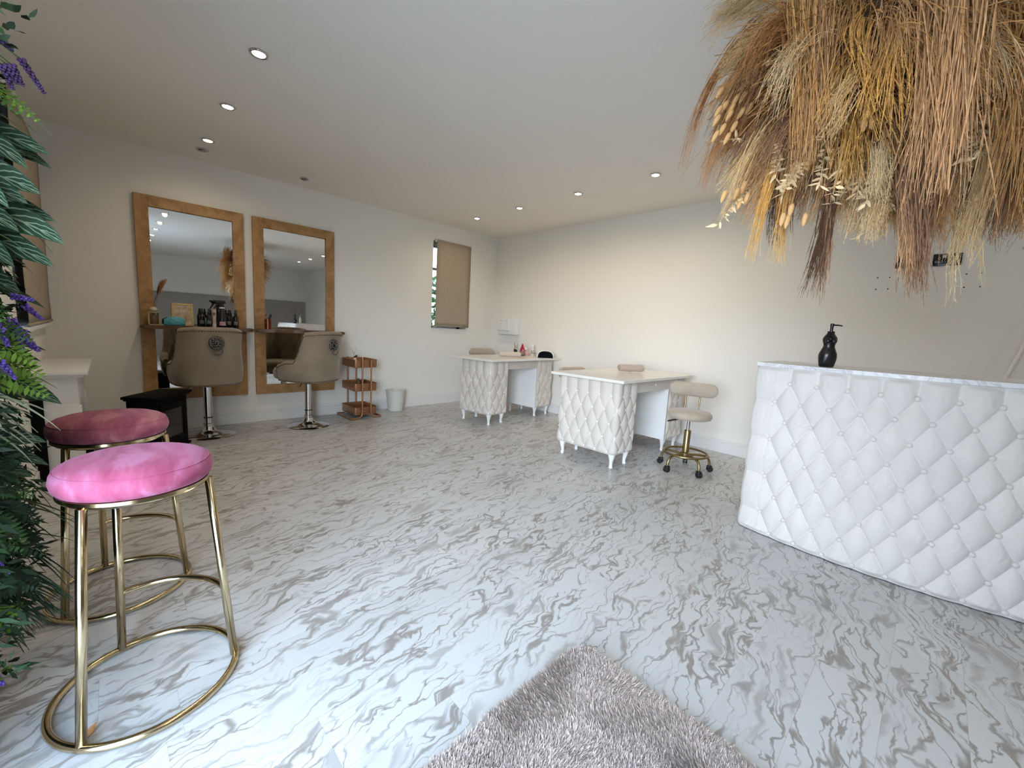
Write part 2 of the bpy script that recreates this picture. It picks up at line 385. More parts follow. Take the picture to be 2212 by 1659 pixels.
# end-wall window
bm = B(); fy = YN-.14
for a in ((e0, e0+.06, ez0, ez1), (e1-.06, e1, ez0, ez1), (e0, e1, ez0, ez0+.06), (e0, e1, ez1-.06, ez1)): bx(bm, a[0], a[1], fy-.03, fy+.03, a[2], a[3], .004)
win2 = struct('window_2', bm, TRIM)
bm = B(); bx(bm, e0+.05, e1-.05, fy-.006, fy+.006, ez0+.05, ez1-.05); struct('pane', bm, GLASS, win2)
bm = B(); bx(bm, e0-.02, e1+.03, YN-.11, YN+.045, ez0-.03, ez0, .006); struct('window_sill', bm, TRIM, win2)
# door frame of the open doorway
bm = B()
for a in ((d0-.0, d0+.05, 0, dz), (d1-.05, d1, 0, dz), (d0, d1, dz-.05, dz)): bx(bm, a[0], a[1], YN-.15, YN-.06, a[2], a[3], .004)
struct('door_1', bm, TRIM)
# ground outside
bm = B(); bx(bm, -4, 12, -12, YN-.2, -.12, -.02); go = struct('ground', bm, mat('paving', (.42, .41, .39), .9, var=.2, vscale=3))
bm = B(); bx(bm, -6, -.25, -8, 3, -.12, -.02); struct('ground', bm, mat('lawn', (.10, .17, .05), .95, var=.4, vscale=8))
# hedge outside the left window
n = 5000; c = np.stack([rng.uniform(-1.9, -1.3, n), rng.uniform(-3.0, 1.2, n), rng.uniform(-.02, 2.0, n)], 1)
d1_ = rng.normal(size=(n, 3)); d1_ /= np.linalg.norm(d1_, axis=1)[:, None]; d2_ = np.cross(d1_, rng.normal(size=(n, 3))); d2_ /= np.linalg.norm(d2_, axis=1)[:, None]
V = np.stack([c-d1_*.06, c+d2_*.03, c+d1_*.06, c-d2_*.03], 1); F = np.arange(n*4).reshape(n, 4)
hedge = obj('hedge', np_mesh('hedge', V, F), leaf_mat('hedge_leaf', (.045, .10, .03), rnd=.5), smooth=False)
tag(hedge, 'green garden hedge seen through the gap left of the window blind', 'hedge', kind='stuff')
# small fixing holes in the right wall: wall damage, children of the wall
for hx, hz in ((4.540, 1.679), (4.611, 1.679), (4.540, 1.589), (4.611, 1.589), (5.016, 1.681), (5.088, 1.683), (5.015, 1.588), (5.091, 1.590)):
    bm = B(); lathe(bm, [(.0045, 0), (.0045, .0015)], n=10, rot=(PI/2, 0, 0)); o = obj('screw_hole', bm, BLACKI, WR, loc=(hx, 0, hz))

# ------------------------------------------------------------------ roller blinds
def roller(name, label, axis, a0, a1, z0, z1, off):
    t = thing(name, label, 'blind', (0, 0, 0))
    def P(a, d, z): return (d, a, z) if axis == 'y' else (a, d, z)
    sg = 1
    bm = B()
    rows = [[Vector(P(a, off+.002*math.sin(zz*9+a*4), zz)) for zz in np.linspace(z1, z0, 24)] for a in np.linspace(a0, a1, 8)]
    grid(bm, rows)
    o = obj('blind_fabric', bm, BLINDM, t); md = o.modifiers.new('solid', 'SOLIDIFY'); md.thickness = .0015
    bm = B(); tube(bm, [P(a0, off, z0-.006), P(a1, off, z0-.006)], .008, 10); obj('bottom_bar', bm, BLINDM, t)
    bm = B(); tube(bm, [P(a0+.004, off-.018*(1), z1-.0), P(a1-.004, off-.018, z1)], .018, 16); obj('roller_tube', bm, BLINDM, t)
    for a in (a0-.012, a1+.004):
        bm = B(); tube(bm, [P(a, off-.018, z1), P(a+.010, off-.018, z1)], .024, 20); obj('end_bracket', bm, TRIM, t)
    return t
roller('roller_blind', 'narrow beige roller blind pulled down over the window beside the corner', 'y', -1.135, -.548, 1.125, 2.262, .038)
roller('roller_blind', 'wide beige roller blind half hidden by the artificial plants at the left edge', 'x', .055, 1.36, 1.00, 2.27, YN+.042)
# ------------------------------------------------------------------ ceiling downlights
SPOT_W = 11.5
LAMP_ON = mat('lit_lamp', (1, .95, .85), .4, emit=(1.0, .93, .80), es=22)
LAMP_OFF = mat('unlit_lamp', (.32, .31, .30), .25, metal=.6)
def downlight(x, y, lit, label, group, k=1.0, tilt=0):
    t = thing('ceiling_downlight', label, 'ceiling light', (x, y, H), group=group)
    bm = B(); lathe(bm, [(.030, .0), (.043, .0), (.046, -.003), (.044, -.007), (.036, -.008), (.031, -.004)], n=32, cap=False)
    obj('trim_ring', bm, CHROME, t)
    if lit:
        bm = B(); lathe(bm, [(.031, -.001), (.030, -.006), (.022, -.009), (.010, -.010)], n=24); obj('lamp', bm, LAMP_ON, t)
        l = bpy.data.lights.new('downlight_beam', 'SPOT'); l.energy = SPOT_W*k; l.color = (1, .81, .56); l.spot_size = math.radians(118 if tilt else 165); l.spot_blend = 1.0; l.shadow_soft_size = .03
        o = bpy.data.objects.new('downlight_beam', l); COL.objects.link(o); o.parent = t; o.location = (0, 0, -.02); o.rotation_euler = (tilt, 0, 0)
    else:
        bm = B(); lathe(bm, [(.031, -.001), (.029, -.010), (.020, -.016)], n=24, rot=(.25, .15, 0)); obj('lamp', bm, LAMP_OFF, t)
        bm = B(); ball(bm, (.006, -.004, -.016), .010, 12, 8); obj('bulb', bm, CHROME, t)
RA = [.622, 1.411, 2.223, 3.03, 3.84, 4.65, 5.46, 6.27]
LA = ['lit ceiling downlight nearest the mirrors, beside the unlit one above the left mirror', 'lit ceiling downlight second from the left mirror', 'lit ceiling downlight nearest the top edge of the photo']
for i, x in enumerate(RA):
    downlight(x, -3.735, True, LA[i] if i < 3 else 'lit ceiling downlight of the row over the doorway end, seen only in the mirrors', 'downlights along the stool side', .8)
LB = ['lit ceiling downlight nearest the far corner', 'lit ceiling downlight second from the far corner', 'lit ceiling downlight third from the far corner', 'lit ceiling downlight just left of the dried grass arrangement']
for i, x in enumerate([.651, 1.418, 2.245, 3.067, 3.88, 4.69, 5.5, 6.3]):
    downlight(x, -.953, True, LB[i] if i < 4 else 'lit ceiling downlight hidden beyond the dried grass arrangement', 'downlights along the socket wall', (1.0, .9, 1.35, 1.3, .6, .15, .3, .8)[i], .50 if 0 < i < 5 else 0)
downlight(.346, -3.735, False, 'unlit ceiling spotlight above the left mirror', 'unlit spotlights above the mirrors')
downlight(.322, -2.906, False, 'unlit ceiling spotlight above the right mirror', 'unlit spotlights above the mirrors')

# ------------------------------------------------------------------ mirrors with ledges
def wall_mirror(label, y0, y1, z0, z1, iy0, iy1, iz0, iz1, ly0, ly1, lz, seed):
    t = thing('wall_mirror', label, 'mirror', (0, (y0+y1)/2, z0), group='wood framed salon mirrors')
    yc = (y0+y1)/2
    bm = B(); th = .035
    for a in ((y0, iy0, z0, z1), (iy1, y1, z0, z1), (iy0, iy1, iz1, z1), (iy0, iy1, z0, iz0)):
        bx(bm, .001, th, a[0]-yc, a[1]-yc, a[2]-z0, a[3]-z0, .003)
    obj('frame', bm, WOOD, t, smooth=False)
    bm = B(); bx(bm, .004, .014, iy0-.005-yc, iy1+.005-yc, iz0-.005-z0, iz1+.005-z0); obj('mirror_glass', bm, MIRROR, t, smooth=False)
    r = random.Random(seed); bm = B(); n = 36; f = []
    for i in range(n+1):
        y = ly0+(ly1-ly0)*i/n; e_ = .165+.012*math.sin(i*.55+seed)+r.uniform(-.004, .004)
        if i in (0, n): e_ -= .02
        f.append((e_, y-yc))
    poly = [(.03, ly0-yc)]+f+[(.03, ly1-yc)]
    prism(bm, poly, lz-.032-z0, lz-z0)
    bmesh.ops.bevel(bm, geom=[e for e in bm.edges if abs(e.verts[0].co.z-e.verts[1].co.z) < 1e-5], offset=.006, segments=2, affect='EDGES')
    obj('ledge', bm, DARKWOOD, t, smooth=True, angle=50)
    return t
wall_mirror('tall wood framed mirror on the left, its ledge holding the black bottles', -4.185, -3.386, .302, 2.10, -4.09, -3.476, .402, 2.006, -4.195, -3.345, .985, 1)
wall_mirror('tall wood framed mirror on the right, its ledge holding the copper cup', -3.310, -2.505, .298, 2.10, -3.212, -2.598, .395, 2.008, -3.315, -2.425, .985, 4)

# ------------------------------------------------------------------ things on the ledges
LZ = .9865
def bottle(name, label, prof, x, y, z, m, cat='bottle', group=None, label_band=None, cap=None, sx=1, sy=1):
    t = thing(name, label, cat, (x, y, z), group=group)
    bm = B(); lathe(bm, prof, n=24, sx=sx, sy=sy); obj('body', bm, m, t, angle=40)
    if cap: bm = B(); lathe(bm, cap[0], n=20); obj('cap', bm, cap[1], t, angle=40)
    if label_band:
        r, z0, z1, a0, a1, lm = label_band
        bm = B(); grid(bm, [[Vector((r*math.cos(a), r*math.sin(a), zz)) for zz in (z0, z1)] for a in np.linspace(a0, a1, 10)]); obj('printed_label', bm, lm, t)
    return t
LBL = mat('grey_print', (.30, .29, .28), .6, var=.9, vscale=130)
PINKLBL = mat('pink_print', (.62, .36, .40), .6, var=.3, vscale=80)
sprof = [(.021, 0), (.023, .003), (.023, .095), (.021, .106), (.012, .116)]
scap = ([(.011, .116), (.0125, .118), (.0125, .140), (.009, .144), (.008, .165), (.006, .170)], BLACKP)
for (x, y, lb) in ((.085, -3.752, 'small black spray bottle leftmost on the left mirror ledge, behind another'), (.140, -3.706, 'small black spray bottle in front, just left of the pale tube'), (.085, -3.540, 'small black spray bottle right of the trigger sprayer, the rear of that pair'), (.135, -3.494, 'small black spray bottle rightmost on the left mirror ledge')):
    bottle('spray_bottle', lb, sprof, x, y, LZ, BLACKG, group='small black bottles on the left ledge', label_band=(.0234, .028, .06, -.9, .6, LBL), cap=scap)
bottle('cosmetic_tube', 'pale pink tube with white cap among the black bottles', [(.016, .035), (.017, .04), (.019, .10), (.020, .165)], .115, -3.664, LZ, mat('blush_plastic', (.66, .50, .46), .4), cat='tube',
       cap=([(.018, 0), (.018, .033), (.016, .035)], mat('pearl_cap', (.75, .68, .64), .35)), label_band=(.0200, .11, .135, -.8, .5, LBL))
t = bottle('trigger_sprayer', 'large black trigger spray bottle with pink label on the left ledge', [(.036, 0), (.039, .004), (.040, .07), (.036, .11), (.022, .165), (.017, .178)], .120, -3.600, LZ, BLACKG, cat='spray bottle', label_band=(.0405, .018, .055, -.75, .55, PINKLBL))
bm = B(); lathe(bm, [(.020, .178), (.021, .18), (.021, .19), (.019, .192)], n=20); obj('collar', bm, mat('white_collar', (.7, .7, .7), .4), t)
bm = B(); lathe(bm, [(.017, .190), (.019, .20), (.016, .225)], n=16)
box(bm, (0, -.012, .240), (.024, .085, .030), .008, 3, rot=None); box(bm, (0, -.058, .248), (.018, .02, .018), .004)
obj('spray_head', bm, BLACKP, t, angle=50)
bm = B(); tube(bm, smooth_path([(0, -.030, .230), (0, -.044, .208), (0, -.056, .186), (0, -.062, .176)], 4), [.008]*5+[.006]*8, 8); obj('trigger', bm, BLACKP, t)
# reed diffuser
t = thing('reed_diffuser', 'gold cube framed diffuser with dried plume on the left ledge end', 'diffuser', (.115, -4.098, LZ))
bm = B(); a = .036
for sx in (-a, a):
    for sy in (-a, a): bx(bm, sx-.004, sx+.004, sy-.004, sy+.004, 0, .115)
for z in (.004, .111):
    for s_ in (-a, a):
        bx(bm, -a, a, s_-.004, s_+.004, z-.004, z+.004); bx(bm, s_-.004, s_+.004, -a, a, z-.004, z+.004)
obj('cube_frame', bm, mat('champagne_metal', (.50, .42, .22), .35, metal=.6), t, smooth=False)
bm = B(); lathe(bm, [(.026, .009), (.028, .012), (.028, .075), (.012, .09), (.012, .105)], n=20); obj('glass_jar', bm, mat('amber_glass', (.16, .09, .05), .1), t)
bm = B(); ball(bm, (0, 0, .135), .026, 20, 12, s=(1, 1, .9)); obj('stopper', bm, mat('cream_ceramic', (.60, .52, .38), .4), t)
bm = B(); tube(bm, smooth_path([(0, .004, .15), (.004, .022, .21), (.006, .050, .29)]), .0018, 6)
tube(bm, smooth_path([(0, -.004, .15), (0, -.02, .19), (0, -.028, .20)]), .0015, 6); obj('stem', bm, STR['R'], t)
def strands(P, R):
    """P (n,m,3) centre lines, R (n,m) radii -> 3-sided tubes"""
    n, m, _ = P.shape
    T = np.gradient(P, axis=1); T /= np.linalg.norm(T, axis=2, keepdims=True)+1e-9
    A = np.cross(T, np.array([.31, .77, .56])); A /= np.linalg.norm(A, axis=2, keepdims=True)+1e-9; Bn = np.cross(T, A)
    ang = np.arange(3)*2*PI/3
    V = P[:, :, None, :]+R[:, :, None, None]*(A[:, :, None, :]*np.cos(ang)[None, None, :, None]+Bn[:, :, None, :]*np.sin(ang)[None, None, :, None])
    idx = np.arange(n*m*3).reshape(n, m, 3); nx = np.roll(idx, -1, axis=2)
    F = np.stack([idx[:, :-1], nx[:, :-1], nx[:, 1:], idx[:, 1:]], -1).reshape(-1, 4)
    return V.reshape(-1, 3), F
def plume_mesh(name, A, Bp, ctrl, n, rs, re, r0, m=14, wig=.006, bump=.4, fuzz=0, fl=.02):
    A, Bp, ctrl = (np.asarray(v, float) for v in (A, Bp, ctrl))
    t = np.linspace(0, 1, m)[None, :, None]
    oa = rng.normal(size=(n, 1, 3))*rs; ob = rng.normal(size=(n, 1, 3))*re; ob[:, :, 2] *= .4
    t1 = 1.05-.55*rng.random((n, 1, 1))**1.6; t0 = rng.uniform(0, .25, (n, 1, 1)); tt = t0+(t1-t0)*t
    P = (1-tt)**2*(A+oa)+2*tt*(1-tt)*(ctrl+(oa+ob)*.5)+tt**2*(Bp+ob)
    ph = rng.uniform(0, 6.28, (n, 1, 3)); fr = rng.uniform(3, 9, (n, 1, 3)); P = P+np.sin(tt*fr+ph)*wig*tt
    R = r0*(1-bump+2*bump*rng.random((n, m)))*(1.05-.75*np.linspace(0, 1, m)[None, :]**2)
    V, F = strands(P, R)
    if fuzz:
        si = rng.integers(0, n, fuzz); mi = rng.integers(1, m-1, fuzz); c = P[si, mi]; T = P[si, mi]-P[si, mi-1]; T /= np.linalg.norm(T, axis=1)[:, None]+1e-9
        d = T*.75+rng.normal(size=(fuzz, 3))*.42; d /= np.linalg.norm(d, axis=1)[:, None]; sd = np.cross(d, rng.normal(size=(fuzz, 3))); sd /= np.linalg.norm(sd, axis=1)[:, None]+1e-9
        L = fl*rng.uniform(.5, 1.2, (fuzz, 1)); w = r0*.55
        V2 = np.stack([c-sd*w, c+sd*w, c+d*L+sd*w*.25, c+d*L-sd*w*.25], 1).reshape(-1, 3); F2 = np.arange(fuzz*4).reshape(-1, 4)+len(V)
        V = np.concatenate([V, V2]); F = np.concatenate([F, F2])
    return np_mesh(name, V, F)
obj('dried_plume', plume_mesh('dried_plume', (.006, .045, .28), (.012, .088, .40), (.008, .055, .34), 60, .003, .009, .0012, fuzz=500, fl=.022), STR['R'], t)
# turquoise cloths
TURQ = mat('turquoise_plastic', (.10, .42, .52), .35, bump=.6, bscale=30)
def lump(name, label, c, s, seed, m):
    bm = B(); ball(bm, (0, 0, 0), 1, 32, 20); r = random.Random(seed); ph = [r.uniform(0, 6) for _ in range(6)]
    for v in bm.verts:
        d = 1+.10*math.sin(v.co.x*5+ph[0])*math.sin(v.co.y*4+ph[1])+.05*math.sin(v.co.z*9+v.co.y*7+ph[2])
        v.co = Vector((v.co.x*d*s[0], v.co.y*d*s[1], max(v.co.z, -.55)*d*s[2]))
    zmin = min(v.co.z for v in bm.verts)
    for v in bm.verts: v.co.z -= zmin
    o = obj(name, bm, m, loc=c); tag(o, label, 'packet', 'turquoise packets on the left ledge')
lump('plastic_packet', 'turquoise plastic packet beside the diffuser on the left ledge', (.100, -3.955, LZ), (.026, .075, .050), 1, TURQ)
lump('plastic_packet', 'smaller turquoise plastic packet behind the black bottles', (.040, -3.70, LZ), (.016, .07, .050), 5, TURQ)
# picture frame leaning on the mirror
t = thing('picture_frame', 'gold picture frame with floral print leaning on the left mirror', 'picture frame', (.040, -3.890, LZ))
bm = B(); w_, h_ = .158, .205
for a_ in ((-w_/2, -w_/2+.018, 0, h_), (w_/2-.018, w_/2, 0, h_), (-w_/2, w_/2, 0, .018), (-w_/2, w_/2, h_-.018, h_)): bx(bm, -.007, .007, *a_, .002)
fo = obj('frame', bm, mat('pale_gold_frame', (.60, .45, .19), .4, metal=.3), t, smooth=False); fo.rotation_euler = (0, -.10, 0)
bm = B(); bx(bm, -.004, .003, -w_/2+.015, w_/2-.015, .015, h_-.015); po = obj('print', bm, mat('floral_print', (.74, .64, .48), .5, var=.6, vscale=26, col2=(.42, .27, .15)), t, smooth=False); po.rotation_euler = (0, -.10, 0)
# copper cup
t = thing('copper_cup', 'shiny copper cup with a black comb on the right mirror ledge', 'cup', (.12, -3.213, LZ))
bm = B(); lathe(bm, [(.030, 0), (.032, .004), (.033, .10), (.0345, .102), (.031, .103), (.030, .006), (.005, .006)], n=28); obj('body', bm, COPPERP, t, angle=45)
bm = B(); box(bm, (0, .012, .10), (.005, .022, .11), .001, rot=(-.35, 0, 0)); obj('comb', bm, BLACKP, t)

# ------------------------------------------------------------------ salon chairs
def sgnpow(v, p): return math.copysign(abs(v)**p, v)
def salon_chair(label, x, y, rz):
    t = thing('salon_chair', label, 'salon chair', (x, y, 0), rz, 'lion knocker salon chairs')
    bm = B(); lathe(bm, [(.205, 0), (.207, .004), (.200, .010), (.14, .020), (.075, .036), (.052, .055), (.040, .085), (.038, .09)], n=64); obj('base_disc', bm, CHROME, t, angle=40)
    bm = B(); lathe(bm, [(.040, .088), (.040, .115), (.034, .118), (.034, .16), (.0335, .17)], n=32); obj('collar', bm, CHROME, t, angle=40)
    bm = B(); lathe(bm, [(.036, .165), (.036, .175)], n=28); obj('rubber_ring', bm, BLACKP, t, angle=40)
    bm = B(); lathe(bm, [(.0335, .17), (.0335, .47)], n=32); obj('column', bm, CHROME, t, angle=40)
    bm = B(); bx(bm, -.12, .12, -.12, .12, .462, .478, .004); obj('mounting_plate', bm, BLACKP, t)
    bm = B(); tube(bm, smooth_path([(.06, 0, .462), (.13, .04, .458), (.20, .08, .435)]), .005, 8); obj('height_lever', bm, CHROME, t)
    # shell
    zk = [.485, .52, .58, .66, .74, .80, .90, 1.02]; kk = [.90, .96, 1.0, .985, .95, .935, .955, .99]
    def ztop(p):
        p = abs(p); return 1.0-.012*(p/48)**2 if p < 62 else float(.980+(.705-.980)*sstep(60, 84, p)-.05*sstep(84, 118, p))
    a_, b_ = .268, .262
    def plan(p, z, off=0):
        q = math.radians(p); k_ = np.interp(z, zk, kk); up = max(0, z-.55)
        cx_, cy_ = sgnpow(math.sin(q), .72), sgnpow(math.cos(q), .72)
        return Vector(((a_*k_-off)*cx_, (b_-off)*cy_*(1+.02*k_)+up*.14*max(0, math.cos(q)), z))
    ps = np.linspace(-118, 118, 97); th = .055; Pn = []
    for p in ps:
        zt = ztop(p); row = []
        for z in np.linspace(.485, zt-.028, 22): row.append(plan(p, z))
        for u in np.linspace(0, PI, 9)[1:-1]:
            o_ = th/2*(1-math.cos(u)); row.append(plan(p, zt-.028, o_)+Vector((0, 0, .028*math.sin(u))))
        for z in np.linspace(zt-.028, .50, 22):
            P_ = p/236*1.15; pp = P_/.115+z/.20; qq = P_/.115-z/.20
            tf = (abs(math.sin(PI*pp))*abs(math.sin(PI*qq)))**.4 if z < zt-.06 else 1
            row.append(plan(p, z, th-.012*(1-tf)))
        Pn.append(row)
    bm = B(); vs = grid(bm, Pn)
    for ring in (vs[0], vs[-1]):
        try: bm.faces.new(ring)
        except Exception: pass
    n_ = len(vs[0])
    bot = [r[0] for r in vs]; inn = [r[-1] for r in vs]
    for i in range(len(vs)-1): bm.faces.new((bot[i+1], bot[i], inn[i], inn[i+1]))
    obj('shell', bm, TAN, t)
    # bottom of the shell
    bm = B(); ring = [plan(p, .487, .01) for p in ps]
    bm.faces.new([bm.verts.new(v) for v in ring]); c2_ = [bm.verts.new(v+Vector((0, 0, .02))) for v in ring]; bm.faces.new(c2_[::-1]); obj('underside', bm, BLACKP, t, smooth=False)
    # seat cushion
    bm = B(); rows = []
    for k_, (sc, z) in enumerate([(.0, .490), (.80, .490), (.95, .50), (1.0, .53), (1.0, .575), (.95, .605), (.82, .618), (.4, .624), (.0, .626)]):
        rows.append([Vector((.218*sc*sgnpow(math.sin(q), .5), -.035+.245*sc*sgnpow(math.cos(q), .5)*(1.12 if math.cos(q) < 0 else .9), z)) for q in np.linspace(0, 2*PI, 48, endpoint=False)])
    grid(bm, list(map(list, zip(*rows))), wrap=True); bmesh.ops.remove_doubles(bm, verts=bm.verts, dist=1e-5); obj('seat_cushion', bm, TAN, t)
    # nails
    bm = B()
    def nail(P_): bmesh.ops.create_icosphere(bm, subdivisions=1, radius=.0068, matrix=Matrix.Translation(P_))
    last = None
    for p in np.linspace(-116, 116, 900):
        P_ = plan(p, ztop(p)-.034, -.001)
        if last is None or (P_-last).length > .0185: nail(P_); last = P_
    last = None
    for p in np.linspace(-116, 116, 900):
        P_ = plan(p, .496, -.001)
        if last is None or (P_-last).length > .0185: nail(P_); last = P_
    for p in (-116, 116):
        for z in np.arange(.515, ztop(p)-.04, .0165): nail(plan(p, z, -.001))
    obj('nailhead_trim', bm, NAIL, t)
    # lion head knocker on the outside of the back
    yb = plan(0, .85).y
    bm = B()
    rr_ = random.Random(3)
    ball(bm, (0, yb+.012, .865), .046, 24, 16, s=(1, .42, 1.0))
    for i in range(18):
        an = 2*PI*i/18; ball(bm, (.044*math.cos(an), yb+.010, .866+.046*math.sin(an)), .016, 10, 8, s=(1, .7, 1), rot=(0, -an, 0))
    for i in range(12):
        an = 2*PI*i/12+.2; ball(bm, (.030*math.cos(an), yb+.024, .872+.032*math.sin(an)), .011, 8, 6)
    for s_ in (-1, 1):
        ball(bm, (s_*.034, yb+.022, .902), .011, 10, 8, s=(1, .6, 1.2)); ball(bm, (s_*.014, yb+.038, .868), .010, 10, 8, s=(1.2, .7, .8)); ball(bm, (s_*.011, yb+.044, .848), .011, 10, 8)
        ball(bm, (s_*.013, yb+.040, .879), .008, 8, 6, s=(1.6, .7, .6))
    ball(bm, (0, yb+.042, .864), .010, 10, 8, s=(.8, .9, 1.9)); ball(bm, (0, yb+.050, .853), .007, 10, 8, s=(1.3, .8, .8)); ball(bm, (0, yb+.034, .833), .013, 10, 8, s=(1.2, .8, .7))
    lion = obj('lion_knocker', bm, PEWTER, t)
    bm = B(); tube(bm, [(.036*math.sin(q), yb+.026-.006*math.cos(q), .803+.036*math.cos(q)) for q in np.linspace(0, 2*PI, 32, endpoint=False)], .0042, 8, closed=True)
    ball(bm, (0, yb+.032, .768), .008, 10, 8, s=(1.5, 1, .9)); obj('ring', bm, PEWTER, lion)
    return t
# chairs face local -Y; the mirrors are towards -X
salon_chair('taupe studded salon chair facing the left mirror, lion knocker square to the camera', .37, -3.775, -PI/2+.12)
salon_chair('taupe studded salon chair at the right mirror, swivelled to show its seat edge', .44, -2.93, -PI/2+.50)

# ------------------------------------------------------------------ bar stools
def bar_stool(label, cx, cy, a0, velvet, footrest_at):
    t = thing('bar_stool', label, 'stool', (cx, cy, 0), group='round velvet bar stools')
    bm = B(); R_ = .165
    lathe(bm, [(.02, .632), (R_-.016, .632), (R_-.004, .637), (R_+.004, .648), (R_+.007, .664), (R_+.004, .680), (R_-.004, .692), (R_-.016, .701), (R_-.035, .708), (R_*.6, .713), (.02, .715)], n=72); obj('seat_cushion', bm, velvet, t)
    bm = B(); tube(bm, circ(0, 0, .6905, R_-.0025, 72), .0018, 6, closed=True); obj('piping', bm, velvet, t)
    bm = B(); lathe(bm, [(R_-.03, .618), (R_-.008, .618), (R_-.003, .624), (R_-.004, .633), (R_-.03, .633)], n=72, cap=False); obj('seat_rim', bm, GOLD, t, angle=40)
    bm = B(); lathe(bm, [(.01, .612), (R_-.02, .612), (R_-.02, .630), (.01, .630)], n=48); obj('seat_base', bm, BLACKP, t, angle=40)
    bm = B(); tube(bm, circ(0, 0, .0105, .212, 80), .0100, 12, closed=True); obj('floor_ring', bm, GOLD, t)
    for k_ in range(3):
        a = a0+k_*2*PI/3; c_, s_ = math.cos(a), math.sin(a)
        bm = B(); tube(bm, [(.160*c_, .160*s_, .620), (.208*c_, .208*s_, .012)], .0112, 14); obj('leg', bm, GOLD, t)
    h = .215; rr = .160+(.208-.160)*(.62-h)/.61
    aa = a0+footrest_at*2*PI/3; bm = B(); tube(bm, circ(0, 0, h, rr, 30, aa, aa+2*PI/3, True), .0095, 12); obj('footrest', bm, GOLD, t)
    return t
bar_stool('bright pink velvet bar stool in the foreground, gold legs', 3.423, -4.345, math.radians(-43), PINK, 1)
bar_stool('darker rose velvet bar stool behind the bright pink one', 2.784, -4.398, math.radians(-46), ROSE, 1)
# dried leaf inside the ring
bm = B(); pts = [(-.030, 0, .004), (-.012, .010, .006), (.012, .008, .010), (.030, .002, .016), (.010, -.008, .004), (-.014, -.009, .003)]
bm.faces.new([bm.verts.new(p) for p in pts]); o = obj('dried_leaf', bm, STR['R'], loc=(3.535, -4.480, .001)); o.rotation_euler = (0, 0, 2.3); tag(o, 'small curled brown leaf on the floor inside the pink stool ring', 'leaf')
# ------------------------------------------------------------------ tufted upholstery
def tuft_h(u, v, du, dv, v_top, v_bot, u_left=None, u_right=None):
    """pillow height 0..1 for buttons at (i*du + (j odd)*du/2, j*dv)"""
    vc = np.clip(v, v_bot, v_top)
    pp = u/du+vc/(2*dv); qq = u/du-vc/(2*dv)
    h = (np.abs(np.sin(PI*pp))*np.abs(np.sin(PI*qq)))
    if u_left is not None: h = np.where((u < u_left) | (u > u_right), np.abs(np.cos(PI*vc/(2*dv)))**1.2*.9+.02, h)
    h = h**.42
    fx, fy = (pp+.5) % 1-.5, (qq+.5) % 1-.5
    dim = 1-.35*np.exp(-(fx**2+fy**2)/.012)
    if u_left is not None: dim = np.where((u < u_left-.03) | (u > u_right+.03), 1, dim)
    return h*dim
def lattice(u0, u1, du, dv, rows):
    out = []
    for j in rows:
        o_ = (j % 2)*du/2
        for i in range(int(math.floor(u0/du))-1, int(math.ceil(u1/du))+2):
            u = i*du+o_
            if u0 < u < u1: out.append((u, j*dv))
    return out
def button_mesh(r, d):
    bm = B(); lathe(bm, [(r*.2, 0), (r, 0), (r, d*.3), (r*.75, d*.8), (r*.3, d)], n=14, rot=(0, 0, 0)); bm.normal_update()
    me = bpy.data.meshes.new('button'); bm.to_mesh(me); bm.free(); me.shade_smooth(); return me
def put_button(me, m, pos, nrm, parent):
    if not me.materials: me.materials.append(m)
    o = bpy.data.objects.new('button', me); COL.objects.link(o); o.parent = parent; o.location = pos
    o.rotation_euler = Vector(nrm).to_track_quat('Z', 'Y').to_euler(); return o
def round_path(pts, r, n=8):
    """open polyline with filleted corners -> dense points, normals to the right of travel, arc length"""
    P = [Vector((*p, 0)) for p in pts]; out = [P[0]]
    for a, b, c in zip(P, P[1:], P[2:]):
        d1 = (a-b).normalized(); d2 = (c-b).normalized(); s = b+d1*r; e = b+d2*r
        for k in range(n+1):
            t = k/n; out.append((1-t)**2*s+2*t*(1-t)*b+t*t*e)
    out.append(P[-1]); return out
def resample(pts, ds):
    P = np.array([[p[0], p[1]] for p in pts]); seg = np.linalg.norm(np.diff(P, axis=0), axis=1); L = np.concatenate([[0], np.cumsum(seg)])
    s = np.linspace(0, L[-1], int(L[-1]/ds)+1); X = np.stack([np.interp(s, L, P[:, 0]), np.interp(s, L, P[:, 1])], 1)
    T = np.gradient(X, axis=0); T /= np.linalg.norm(T, axis=1)[:, None]; N = np.stack([T[:, 1], -T[:, 0]], 1)
    return s, X, N
BTN_S = button_mesh(.0095, .008); BTN_D = button_mesh(.0115, .010)
